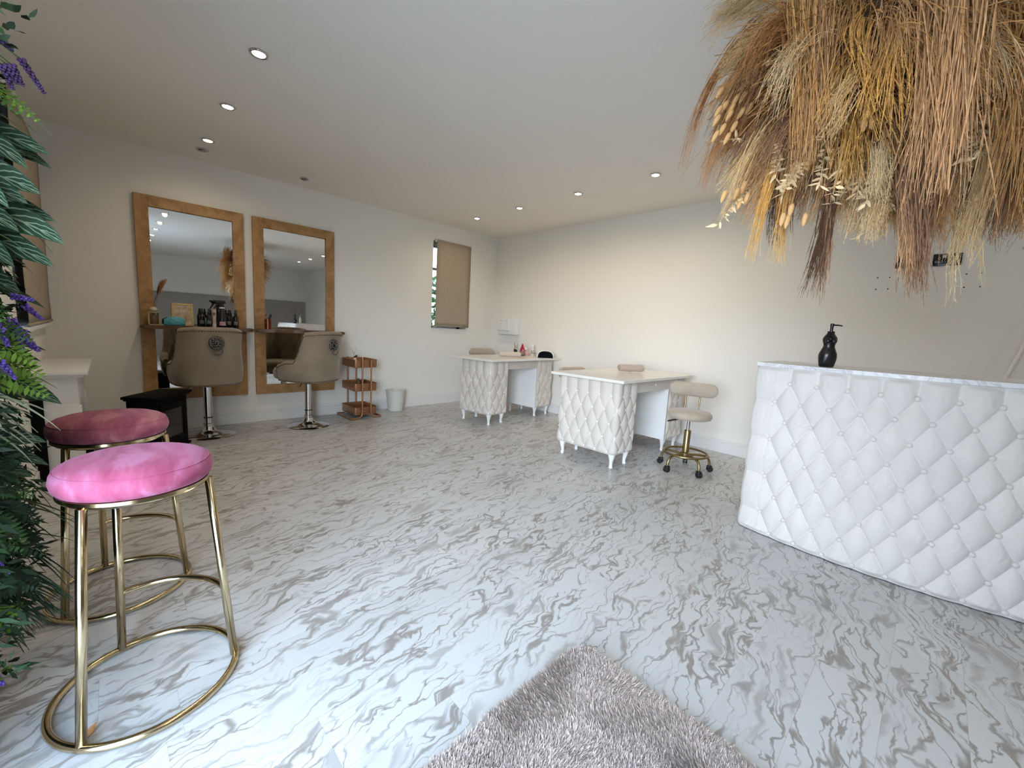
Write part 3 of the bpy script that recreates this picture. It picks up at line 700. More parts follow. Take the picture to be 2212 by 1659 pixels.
def pedestal(parent, pts, z0, z1, du, dv, depth):
    s, X, N = resample(round_path(pts, .035), .0055); u = s-s[-1]/2
    z = np.linspace(z0, z1, int((z1-z0)/.0055)); U, Z = np.meshgrid(u, z, indexing='ij')
    nr = int(round((z1-z0)/dv)); zo = z0+.02
    h = tuft_h(U, Z-zo, du, dv, (nr-1)*dv, 0)
    edge = sstep(0, .02, Z-z0)*sstep(0, .006, z1-Z)*.85+.15; edge = edge*sstep(0, .015, s[-1]/2-np.abs(U))
    D = h*depth*edge
    P = np.zeros((*U.shape, 3)); P[..., 0] = X[:, 0][:, None]+N[:, 0][:, None]*D; P[..., 1] = X[:, 1][:, None]+N[:, 1][:, None]*D; P[..., 2] = Z
    o = obj('tufted_pedestal', grid_mesh('tufted_pedestal', P), VELVET, parent)
    for (uu, vv) in lattice(-s[-1]/2+.03, s[-1]/2-.03, du, dv, range(0, nr)):
        i = int(np.argmin(np.abs(u-uu))); put_button(BTN_S, CRYSTAL, (X[i, 0]+N[i, 0]*depth*.15, X[i, 1]+N[i, 1]*depth*.15, zo+vv), (N[i, 0], N[i, 1], 0), o)
    # inner carcass, white
    xs = [p[0] for p in pts]; ys = [p[1] for p in pts]
    bm = B(); bx(bm, min(xs)+.004, max(xs)-.004, min(ys)+(.004 if pts[0][1] > pts[1][1] else -.012), max(ys)-(.004 if pts[0][1] < pts[1][1] else -.012), z0-.004, z1-.001, .002)
    obj('carcass', bm, WHITE, parent, smooth=False)
def cabriole(parent, x, y, ox, oy, h=.128):
    c = [(h, 0, .034), (h*.86, .004, .030), (h*.66, .005, .0215), (h*.42, .001, .0155), (h*.22, .000, .0140), (h*.08, .002, .0175), (.002, .003, .0170), (0, .003, .012)]
    zs = np.linspace(0, 1, 30); cc = np.array(c); t = np.linspace(0, 1, len(c))
    pts = []; rs = []
    for q in zs:
        z, o_, r = (np.interp(q, t, cc[:, k]) for k in range(3)); pts.append((x+ox*o_, y+oy*o_, z)); rs.append(r)
    bm = B(); tube(bm, pts, rs, 16); obj('leg', bm, WHITE, parent)
def nail_table(label, cx, cy, rz, zt, Lx, Ly, tx0, tx1, ty0, ty1, pa=.29, pb=.33):
    t = thing('manicure_table', label, 'table', (cx, cy, 0), rz, 'tufted manicure tables')
    a, b = Lx/2, Ly/2; z0, z1 = .125, zt-.024
    pedestal(t, [(-a, -b+pa), (-a, -b), (a, -b), (a, -b+pa)], z0, z1, .118, .118, .020)
    pedestal(t, [(a, b-pb), (a, b), (-a, b), (-a, b-pb)], z0, z1, .118, .118, .020)
    bm = B(); bx(bm, tx0, tx1, ty0, ty1, zt-.024, zt, .003); obj('tabletop', bm, CREAMTOP, t, smooth=False)
    bm = B(); bx(bm, a-.03, a+.002, -b+pa, b-pb, z1-.105, z1, .004); ap = obj('apron', bm, VELVET, t, smooth=False)
    put_button(BTN_S, CRYSTAL, (a+.002, .0, z1-.05), (1, 0, 0), ap)
    bm = B(); bx(bm, -a+.01, a-.04, -b+pa, b-pb, z1-.020, z1); obj('drawer_floor', bm, WHITE, t, smooth=False)
    for sx in (-1, 1):
        for (yy, sy) in ((-b+.04, -1), (-b+pa-.04, 1), (b-pb+.04, -1), (b-.04, 1)): cabriole(t, sx*(a-.04), yy, sx, sy)
    return t
T2 = nail_table('cream tufted manicure table nearest the camera, a crumpled towel on top', 2.89, -.815, 0, .760, .60, 1.25, -.385, .37, -.68, .67)
T1 = nail_table('cream tufted manicure table in the far corner, with lamp and bottles on top', 1.155, -.73, .09, .775, .50, 1.20, -.345, .345, -.69, .66)

# ------------------------------------------------------------------ technician stools with backrests
def tech_stool(label, x, y, rz, lift=0):
    """faces local -Y, backrest at +Y"""
    t = thing('salon_stool', label, 'stool', (x, y, 0), rz, 'beige wheeled stools with brass bases')
    for k_ in range(5):
        a = 2*PI*k_/5+.35; c_, s_ = math.cos(a), math.sin(a)
        bm = B(); tube(bm, smooth_path([(.02*c_, .02*s_, .135), (.12*c_, .12*s_, .138), (.175*c_, .175*s_, .128), (.20*c_, .20*s_, .095), (.206*c_, .206*s_, .055)], 5), .0105, 10); lg = obj('leg', bm, BRASS, t)
        bm = B()
        for w_ in (-.011, .011):
            lathe(bm, [(.006, -.008), (.022, -.008), (.024, -.005), (.024, .005), (.022, .008), (.006, .008)], n=20, c=(.212*c_-s_*w_, .212*s_+c_*w_, .0245), rot=(PI/2, 0, a))
        box(bm, (.208*c_, .208*s_, .044), (.040, .034, .024), .007, 2, rot=(0, 0, a)); obj('caster', bm, BLACKP, lg, angle=50)
    bm = B(); tube(bm, circ(0, 0, .150, .178, 56), .0095, 10, closed=True); obj('foot_ring', bm, BRASS, t)
    bm = B(); lathe(bm, [(.040, .120), (.042, .125), (.042, .150), (.030, .158)], n=28); obj('hub', bm, BRASS, t, angle=40)
    bm = B(); lathe(bm, [(.027, .155), (.027, .345), (.025, .348)], n=28); obj('column', bm, BRASS, t, angle=40)
    bm = B(); lathe(bm, [(.014, .345), (.014, .44+lift)], n=20); obj('gas_piston', bm, CHROME, t, angle=40)
    bm = B(); lathe(bm, [(.020, .432), (.022, .436), (.022, .446)], n=20); bx(bm, -.09, .09, -.07, .07, .444, .452, .002); obj('mounting_plate', bm, BLACKP, t, angle=40)
    bm = B(); tube(bm, smooth_path([(-.03, -.02, .44), (-.09, -.05, .436), (-.16, -.085, .418)], 5), [.005]*5+[.007]*5+[.006], 8); obj('height_lever', bm, BLACKP, t)
    bm = B(); R_ = .178
    lathe(bm, [(.02, .450), (R_-.03, .450), (R_-.008, .458), (R_, .475), (R_-.002, .495), (R_-.016, .511), (R_-.05, .519), (.02, .522)], n=48); obj('seat_cushion', bm, VELVETS, t)
    for sx in (-.055, .055):
        bm = B(); tube(bm, smooth_path([(sx, .07, .448), (sx, .14, .452), (sx*1.02, .176, .49), (sx*1.05, .190, .60), (sx*1.08, .196, .65)], 6), .0065, 10); obj('back_rod', bm, BRASS, t)
    # stadium shaped curved back pad
    bm = B(); rows = []; hw, hh = .195, .060
    for q in np.linspace(0, 2*PI, 64, endpoint=False):
        cx_ = hw-hh; ex = hh*math.cos(q)+(cx_ if math.cos(q) >= 0 else -cx_); ez = hh*math.sin(q); row = []
        for (sc, d) in ((.0, -.030), (.75, -.030), (.93, -.026), (1, -.012), (1, .012), (.93, .026), (.75, .030), (0, .030)):
            X_ = ex*(sc if sc < 1 else 1); 
            if 0 < sc < 1: X_ = ex-(1-sc)*hh*(math.cos(q)); 
            Zz = ez*sc; row.append(Vector((X_, .205+d-1.3*X_*X_, .680+Zz)))
        rows.append(row)
    grid(bm, rows, wrap=True); bmesh.ops.remove_doubles(bm, verts=bm.verts, dist=1e-5); obj('backrest', bm, VELVETS, t)
    if lift:
        for o in t.children:
            if o.name.split('.')[0] in ('mounting_plate', 'height_lever', 'seat_cushion', 'back_rod', 'backrest'): o.location.z += lift
    return t
VELVETS = mat('sand_velvet', (.50, .42, .335), .8, spec=.2, sheen=.4, bump=.12, bscale=200, var=.12, vscale=12)
tech_stool('beige wheeled stool in full view, right of the nearer manicure table', 3.55, -.88, math.radians(18))
tech_stool('beige wheeled stool mostly hidden behind the nearer manicure table', 2.30, -.72, math.radians(80))
tech_stool('beige wheeled stool behind the corner manicure table, only its back pad showing', .60, -.63, math.radians(80), .095)

# ------------------------------------------------------------------ towels and things on the manicure tables
def towel_roll(name, label, c, rz, L, r, m, crumple, seed):
    t = thing(name, label, 'towel', c, rz)
    rr = np.random.default_rng(seed); ph = rr.uniform(0, 6, 8)
    nu, nv = 120, 40; P = np.zeros((nu, nv, 3))
    for i in range(nu):
        q = i/(nu-1)*2*PI*2.6; rad = r*(.22+.78*(i/(nu-1)))
        for j in range(nv):
            y = (j/(nv-1)-.5)*L; w = crumple*(math.sin(y*60+q*2+ph[0])+.7*math.sin(y*110-q*3+ph[1])+.5*math.sin(q*5+ph[2]+y*30))
            e_ = 1-.12*(abs(2*y/L))**6
            P[i, j] = (rad*(e_+w)*math.cos(q), y+crumple*.08*math.sin(q*3+ph[3]), rad*(e_+w)*math.sin(q)*.86+r*.86)
    P[..., 2] = np.maximum(P[..., 2], .001+.002*P[..., 2].clip(0))
    o = obj('roll', grid_mesh('roll', P), m, t); md = o.modifiers.new('solid', 'SOLIDIFY'); md.thickness = .0045; md.offset = 0
    return t
towel_roll('rolled_towel', 'neatly rolled beige towel on the corner manicure table', (1.25, -.82, .7775), -.55, .27, .040, mat('beige_towel', (.64, .54, .46), .95, spec=.05, sheen=.4, bump=.3, bscale=260), .012, 2)
towel_roll('crumpled_towel', 'crumpled taupe rolled towel on the nearer manicure table', (2.86, -.70, .7625), -.62, .25, .046, TOWEL, .035, 5)
TZ = .7755
# brush pot
t = thing('brush_pot', 'black pot of nail brushes behind the rolled towel', 'pot', (.98, -.46, TZ))
bm = B(); lathe(bm, [(.022, 0), (.024, .003), (.024, .085), (.021, .086), (.020, .004), (.003, .004)], n=20); obj('pot', bm, BLACKG, t, angle=40)
for i in range(7):
    a = i*.9; bm = B(); tube(bm, [(.008*math.cos(a), .008*math.sin(a), .005), (.025*math.cos(a)+.008, .025*math.sin(a), .135+.02*(i % 3))], [.0025, .0035], 8); obj('brush', bm, STR['M'] if i % 2 else CHROME, t)
# gnome
t = thing('gnome_figurine', 'little gnome figurine with a pointed crimson hat and grey body', 'figurine', (1.02, -.37, TZ))
CRIM = mat('crimson_felt', (.42, .01, .05), .9); PK = mat('pale_pink_felt', (.72, .42, .42), .9); TAUPEF = mat('dusty_felt', (.32, .20, .18), .95, bump=.3, bscale=120)
bm = B(); lathe(bm, [(.030, 0), (.036, .01), (.038, .045), (.028, .075), (.010, .082)], n=24); obj('body', bm, TAUPEF, t)
bm = B(); lathe(bm, [(.034, .066), (.033, .072), (.022, .11), (.008, .155), (.001, .165)], n=24); obj('hat', bm, CRIM, t)
bm = B(); ball(bm, (.026, -.014, .074), .011, 14, 10); obj('nose', bm, PK, t)
bm = B(); lathe(bm, [(.036, 0), (.037, .001), (.037, .009), (.03, .010)], n=24); obj('base', bm, BLACKG, t)
# star
t = thing('star_ornament', 'pale pink star ornament beside the gnome', 'ornament', (1.06, -.315, TZ)); t.rotation_euler = (0, 0, 1.0)
bm = B(); poly = []
for i in range(10): a = PI/2+i*PI/5; r = .044 if i % 2 == 0 else .020; poly.append((r*math.cos(a), r*math.sin(a)))
prism(bm, poly, -.008, .008); bmesh.ops.rotate(bm, cent=(0, 0, 0), matrix=Matrix.Rotation(PI/2, 3, 'X'), verts=bm.verts); bmesh.ops.translate(bm, vec=(0, 0, .0365), verts=bm.verts)
bmesh.ops.bevel(bm, geom=list(bm.edges), offset=.003, segments=2, affect='EDGES'); obj('star', bm, PK, t)
# round pot with lid
t = thing('powder_jar', 'white lidded powder jar behind the pink star', 'jar', (.965, -.255, TZ))
bm = B(); lathe(bm, [(.020, 0), (.022, .003), (.022, .075), (.020, .078)], n=24); obj('body', bm, mat('rosy_glass', (.55, .36, .34), .3), t, angle=40)
bm = B(); lathe(bm, [(.024, .078), (.025, .08), (.025, .10), (.020, .106)], n=24); obj('lid', bm, WHITE, t, angle=40)
# shot glass
bm = B(); lathe(bm, [(.012, 0), (.016, .002), (.019, .055), (.0175, .055), (.014, .006), (.002, .006)], n=24); tag(obj('dappen_glass', bm, GLASS, loc=(1.19, -.275, TZ), angle=40), 'small clear glass left of the nail lamp', 'glass')
# clear spray bottle
t = thing('lotion_bottle', 'clear lotion bottle with white pump cap left of the nail lamp', 'bottle', (1.02, -.165, TZ))
bm = B(); lathe(bm, [(.020, 0), (.022, .003), (.022, .095), (.018, .108), (.010, .116)], n=24); obj('body', bm, mat('milky_plastic', (.70, .68, .64), .25), t, angle=40)
bm = B(); lathe(bm, [(.012, .115), (.017, .118), (.018, .135), (.012, .150), (.006, .154), (.005, .168)], n=20); obj('pump_cap', bm, WHITE, t, angle=40)
bm = B(); grid(bm, [[Vector((.0224*math.cos(a), .0224*math.sin(a), zz)) for zz in np.linspace(.030, .075, 4)] for a in np.linspace(-2.2, .6, 16)]); obj('printed_label', bm, mat('black_print', (.75, .72, .70), .5, var=.95, vscale=45), t)
# UV lamp
t = thing('nail_lamp', 'white dome nail curing lamp with black open front', 'nail lamp', (1.335, -.250, TZ), math.radians(42))
def dome(w, d, h, z0, n=40, k=2.6):
    P = []
    for q in np.linspace(0, PI, n):
        c_, s_ = math.cos(q), math.sin(q); x = w*sgnpow(c_, 2/k); z = z0+h*abs(s_)**(2/k); P.append((x, z))
    return P
bm = B(); pr = dome(.105, 0, .088, .004); ys = [(-.085, .94), (-.075, 1), (.06, 1), (.085, .9), (.10, .70)]
rows = [[Vector((x*s_, y, .004+(z-.004)*s_)) for y, s_ in ys] for x, z in pr]; vs = grid(bm, rows)
try: bm.faces.new([r[-1] for r in vs])
except Exception: pass
o = obj('shell', bm, WHITE, t); md = o.modifiers.new('solid', 'SOLIDIFY'); md.thickness = .010; md.offset = -1
bm = B(); pr = dome(.092, 0, .074, .004); bm.faces.new([bm.verts.new((x, -.055, z)) for x, z in pr]); bm.faces.new([bm.verts.new((x, y, .003)) for x, y in ((-.10, -.09), (.10, -.09), (.10, .09), (-.10, .09))])
obj('dark_interior', bm, BLACKI, t, smooth=False)
bm = B(); box(bm, (0, -.02, .096), (.07, .05, .008), .003); obj('display', bm, BLACKG, t)

# ------------------------------------------------------------------ reception desk
t = thing('reception_desk', 'ivory button tufted reception desk with marble top at the right', 'reception desk', (4.81, -1.40, 0))
DX, DY = 4.81, -1.40
def arc(x): return -1.655-.085*(1-((x-4.81)/.588)**2)
axs = np.linspace(4.222, 5.52, 64); front = [(x-DX, arc(x)-DY) for x in axs]
bk = -1.10-DY
# carcass (set in behind the padding)
bm = B(); prism(bm, [(x, y+.022) for x, y in front]+[(front[-1][0], bk), (front[0][0], bk)], .006, .985); obj('carcass', bm, VELVETW, t, smooth=False)
pts = [(front[0][0]-.0, front[0][1]+.06), (front[0][0], front[0][1]+.02)]+front[1:-1]+[(front[-1][0], front[-1][1]+.02), (front[-1][0], front[-1][1]+.06)]
s, X, N = resample(pts, .0042); i0 = int(np.argmin(np.abs(X[:, 0]-(4.785-DX))+(X[:, 1] > .0)*9)); u = s-s[i0]
z0, z1 = .006, .984; z = np.linspace(z0, z1, 250); U, Z = np.meshgrid(u, z, indexing='ij')
du, dv, zo = .1272, .1092, .0265
ul = u[0]+.16; ur = u[-1]-.16
h = tuft_h(U, Z-zo, du, dv, 8*dv, 0, ul, ur)
edge = (.25+.75*sstep(0, .03, Z-z0))*(.3+.7*sstep(0, .02, z1-Z))*sstep(.0, .13, u[-1]-U)*sstep(.0, .13, U-u[0])
wr = .0012*np.sin(U*210+np.sin(Z*60)*2)*np.exp(-((Z-zo) % (2*dv))**2/.002)
D = h*.030*edge+wr*edge
P = np.zeros((*U.shape, 3)); P[..., 0] = X[:, 0][:, None]+N[:, 0][:, None]*D; P[..., 1] = X[:, 1][:, None]+N[:, 1][:, None]*D; P[..., 2] = Z
pan = obj('tufted_panel', grid_mesh('tufted_panel', P), VELVETW, t)
for (uu, vv) in lattice(ul-.035, ur+.035, du, dv, range(0, 9)):
    i = int(np.argmin(np.abs(u-uu))); put_button(BTN_D, VELVETW, (X[i, 0]+N[i, 0]*.009, X[i, 1]+N[i, 1]*.009, zo+vv), (N[i, 0], N[i, 1], 0), pan)
bm = B(); prism(bm, [(x*1.004, y-.012) for x, y in front]+[(front[-1][0]+.004, bk-.0), (front[0][0]-.004, bk-.0)], .985, 1.006)
bmesh.ops.bevel(bm, geom=[e for e in bm.edges if abs(e.verts[0].co.z-e.verts[1].co.z) < 1e-5], offset=.002, segments=1, affect='EDGES'); obj('marble_top', bm, MARBLE, t, smooth=False)
# torso shaped soap pump
t = thing('soap_dispenser', 'black torso shaped soap dispenser on the reception desk', 'soap dispenser', (4.532, -1.585, 1.0065), math.radians(20))
BK = mat('black_ceramic', (.010, .010, .011), .25)
prof = [(.030, 0, 0), (.034, .004, 0), (.038, .025, 0), (.042, .05, 0), (.040, .072, 0), (.032, .092, .0), (.026, .108, 0), (.026, .120, 0), (.031, .135, 0), (.033, .148, 0), (.030, .160, 0), (.022, .172, 0), (.0165, .180, 0), (.0165, .190, 0), (.012, .191, 0)]
bm = B(); lathe(bm, [(r, z_) for r, z_, _ in prof], n=36, sx=1.0, sy=.82)
for v in bm.verts:
    if v.co.z < .05 and abs(v.co.x) < .02: v.co.y *= 1-.25*(1-abs(v.co.x)/.02)*(1-v.co.z/.05)
ball(bm, (-.013, -.026, .140), .014, 14, 10); ball(bm, (.013, -.026, .140), .014, 14, 10); ball(bm, (-.017, .020, .058), .022, 14, 10); ball(bm, (.017, .020, .058), .022, 14, 10)
obj('body', bm, BK, t)
bm = B(); lathe(bm, [(.0155, .189), (.0155, .192), (.0075, .193), (.0070, .215), (.0085, .216), (.0085, .232), (.006, .234)], n=18); tube(bm, [(0, 0, .226), (.03, .004, .2255), (.046, .006, .223)], [.0045, .0038, .003], 8); obj('pump', bm, BK, t, angle=40)
t = bottle('lotion_bottle', 'white pump bottle at the hidden end of the reception desk', [(.022, 0), (.024, .003), (.024, .10), (.02, .115), (.011, .122)], 5.40, -1.22, 1.0065, WHITE, cap=([(.012, .122), (.013, .125), (.013, .138), (.005, .14), (.005, .165), (.012, .166), (.012, .172)], WHITE))

# ------------------------------------------------------------------ sockets, fuse box, pole
def socket(label, x0, x1, z0, z1, usb):
    t = thing('double_socket', label, 'socket', ((x0+x1)/2, 0, (z0+z1)/2), group='black double sockets')
    w, h = x1-x0, z1-z0
    bm = B(); bx(bm, -w/2, w/2, -.010, -.0005, -h/2, h/2, .003); obj('faceplate', bm, BLACKG, t, angle=40)
    PINW = mat('white_ring', (.62, .60, .58), .4)
    for k_, sx in enumerate((-1, 1)):
        cx_ = sx*w*.27
        for (px, pz, a, b) in ((0, .010, .0055, .0085), (-.0115, -.014, .0085, .0058), (.0115, -.014, .0085, .0058)):
            bm = B(); tube(bm, [(cx_+px+a*math.cos(q), -.0105, pz+b*math.sin(q)) for q in np.linspace(0, 2*PI, 20, endpoint=False)], .0016, 6, closed=True); obj('pin_hole_rim', bm, PINW, t)
    for k_, cx_ in enumerate((-.016, .016)):
        bm = B(); bx(bm, cx_-.011, cx_+.011, -.0145, -.009, .014, .034, .003); obj('switch', bm, PINW if usb and k_ == 0 else BLACKP, t, angle=40)
socket('black double socket on the right wall, left one, half behind a drooping plume', 4.633, 4.781, 1.742, 1.834, False)
socket('black double socket on the right wall, right one, with the white switch', 4.832, 4.980, 1.745, 1.831, True)
t = thing('fuse_box', 'white fuse box on the right wall above the corner table', 'fuse box', (.39, 0, 1.165))
bm = B(); bx(bm, -.195, .195, -.095, -.0005, -.122, .122, .008, 3); obj('housing', bm, WHITE, t, angle=40)
bm = B(); bx(bm, -.190, .075, -.118, -.094, -.066, .116, .012, 3); dr = obj('front_cover', bm, WHITE, t, angle=40)
for x in (-.105, .020): bm = B(); lathe(bm, [(.006, 0), (.006, .003)], n=14, rot=(PI/2, 0, 0)); obj('screw', bm, PEWTER, dr, loc=(x, -.1175, .088))
bm = B(); tube(bm, [(5.066, -.10, 0), (5.40, -.10, 1.50)], .0125, 14); o = obj('pole', bm, mat('white_pole', (.80, .79, .78), .5)); tag(o, 'white pole leaning behind the reception desk at the right edge', 'pole')

# ------------------------------------------------------------------ trolley, bin
t = thing('storage_trolley', 'copper three tier storage trolley beside the right mirror', 'trolley', (.215, -2.285, 0))
def tray(z):
    bm = B(); x, y, h = .185, .138, .088; r = .03
    def loop(k, zz): 
        out = []
        for cx_, cy_, a0 in ((x-r, y-r, 0), (-x+r, y-r, PI/2), (-x+r, -y+r, PI), (x-r, -y+r, 1.5*PI)):
            for q in range(7): a = a0+q*PI/12; out.append(Vector((cx_+(r+k)*math.cos(a), cy_+(r+k)*math.sin(a), zz)))
        return out
    rows = [loop(-.012, z), loop(-.003, z+.003), loop(0, z+.012), loop(0, z+h-.002), loop(.004, z+h), loop(.004, z+h+.004), loop(-.001, z+h+.004), loop(-.002, z+h-.002), loop(-.002, z+.006), loop(-.014, z+.004)]
    vs = grid(bm, list(map(list, zip(*rows))), wrap=True)
    bm.faces.new([v[0] for v in vs][::-1]); bm.faces.new([v[-1] for v in vs]); return bm
for z in (.040, .318, .592): obj('tray', tray(z), COPPER, t, angle=40)
for sx in (-1, 1):
    X_ = sx*.205
    for sy in (-1, 1):
        bm = B(); tube(bm, smooth_path([(X_, sy*.052, .690), (X_, sy*.052, .40), (X_, sy*.052, .09), (X_, sy*.062, .035), (X_, sy*.10, .011), (X_, sy*.155, .0105), (X_-sx*.012, sy*.178, .0105), (X_-sx*.05, sy*.184, .0105), (0, sy*.184, .0105)], 6), .0095, 12); obj('frame_tube', bm, COPPER, t)
    bm = B(); tube(bm, [(X_, -.052, .085), (X_, .052, .085)], .006, 10); obj('cross_bar', bm, COPPER, t)
t = thing('styling_brush', 'black hair tool with its cable lying in the middle trolley tray', 'hair tool', (.25, -2.30, .323))
bm = B(); tube(bm, smooth_path([(.10, -.07, .06), (.05, -.05, .065), (-.06, .02, .06), (-.12, .06, .055)]), [.014]*25, 12); obj('handle', bm, BLACKP, t)
bm = B(); tube(bm, smooth_path([(.10, -.07, .06), (.13, -.09, .11), (.11, -.06, .145), (.07, -.02, .10), (.10, .03, .085), (.04, .07, .09), (.0, .02, .10), (.06, -.01, .085)]), .004, 8); obj('cable', bm, BLACKP, t)
t = thing('squeeze_bottle', 'small white cone bottle with black nozzle and twig in the top trolley tray', 'bottle', (.30, -2.375, .597))
bm = B(); lathe(bm, [(.024, 0), (.026, .004), (.026, .06), (.018, .095), (.012, .105)], n=20); obj('body', bm, mat('pale_plastic', (.55, .50, .46), .4), t, angle=40)
bm = B(); box(bm, (0, .006, .118), (.018, .045, .016), .004, rot=(.6, 0, 0)); obj('nozzle', bm, BLACKP, t)
bm = B(); tube(bm, smooth_path([(-.02, 0, .02), (-.022, -.004, .14), (-.02, -.02, .185), (-.02, -.045, .205)], 5), .0016, 6); tube(bm, [(-.022, -.004, .14), (-.02, .015, .19), (-.02, .022, .215)], .0012, 6); tube(bm, [(-.021, -.012, .17), (-.02, -.03, .168)], .001, 6); obj('twig', bm, STR['M'], t)
t = thing('waste_bin', 'cream round waste bin against the mirror wall', 'bin', (.150, -1.775, 0))
bm = B(); lathe(bm, [(.090, 0), (.094, .003), (.121, .255), (.126, .258), (.126, .266), (.119, .266), (.117, .255), (.090, .008), (.01, .008)], n=48); obj('bucket', bm, BINM, t, angle=40)

# ------------------------------------------------------------------ stove and fireplace surround
t = thing('electric_stove', 'black cast electric stove standing before the left mirror', 'stove', (.785, -4.140, 0), math.radians(145.2))
bm = B(); bx(bm, -.185, .185, -.095, .10, .045, .452, .004); obj('body', bm, BLACKI, t, angle=40)
bm = B(); bx(bm, -.215, .215, -.122, .115, .458, .480, .006); bx(bm, -.200, .200, -.108, .108, .445, .460, .005); obj('top_plate', bm, BLACKI, t, angle=40)
bm = B(); bx(bm, -.200, .200, -.108, .108, .028, .050, .005); obj('base_plate', bm, BLACKI, t, angle=40)
for sx in (-.165, .165):
    for sy in (-.075, .075): bm = B(); lathe(bm, [(.014, 0), (.018, .004), (.020, .03)], n=16, c=(sx, sy, 0)); obj('foot', bm, BLACKI, t)
bm = B()
for a_ in ((-.155, -.11, .09, .41), (.11, .155, .09, .41), (-.11, .11, .09, .14), (-.11, .11, .36, .41)): bx(bm, a_[0], a_[1], -.110, -.094, a_[2], a_[3], .003)
dr = obj('door', bm, BLACKI, t, angle=40)
bm = B(); bx(bm, -.112, .112, -.102, -.097, .138, .362); obj('glass', bm, mat('smoked_glass', (.035, .032, .03), .12), dr, smooth=False)
bm = B(); tube(bm, [(-.140, -.108, .25), (-.140, -.135, .25)], .005, 8); ball(bm, (-.140, -.140, .25), .010, 12, 8); obj('handle', bm, BLACKI, dr)
t = thing('fireplace_surround', 'white fireplace surround by the left edge, behind the rose stool', 'fireplace', (.80, -4.75, 0))
bm = B(); bx(bm, -.47, .475, .002, .255, .690, .712, .004); bx(bm, -.445, .45, .002, .235, .672, .691, .005); obj('mantel_shelf', bm, WHITE, t, angle=40)
bm = B(); bx(bm, -.42, .42, .004, .205, .51, .672, .003); obj('header', bm, WHITE, t, angle=40)
for a_ in ((-.42, -.285), (.285, .42)): bm = B(); bx(bm, a_[0], a_[1], .018, .205, 0, .51, .003); bx(bm, a_[0]+.03, a_[1]-.03, .2, .213, .06, .48, .004); obj('pilaster', bm, WHITE, t, angle=40)
bm = B(); bx(bm, -.285, .285, .018, .03, 0, .51); obj('back_panel', bm, TAUPE, t, smooth=False)
bm = B(); bx(bm, .42, .437, .004, .055, .03, .55, .002); obj('black_strip', bm, BLACKI, t, angle=40)  # narrow black strip beside the pilaster, close to the wall
bm = B(); prism(bm, [(-.15, .06), (.15, .06), (.20, .27), (.185, .285), (-.185, .285), (-.20, .27)], .30, .345); bx(bm, -.13, .13, .06, .24, 0, .31, .01); obj('fire_basket', bm, BLACKI, t, angle=40)
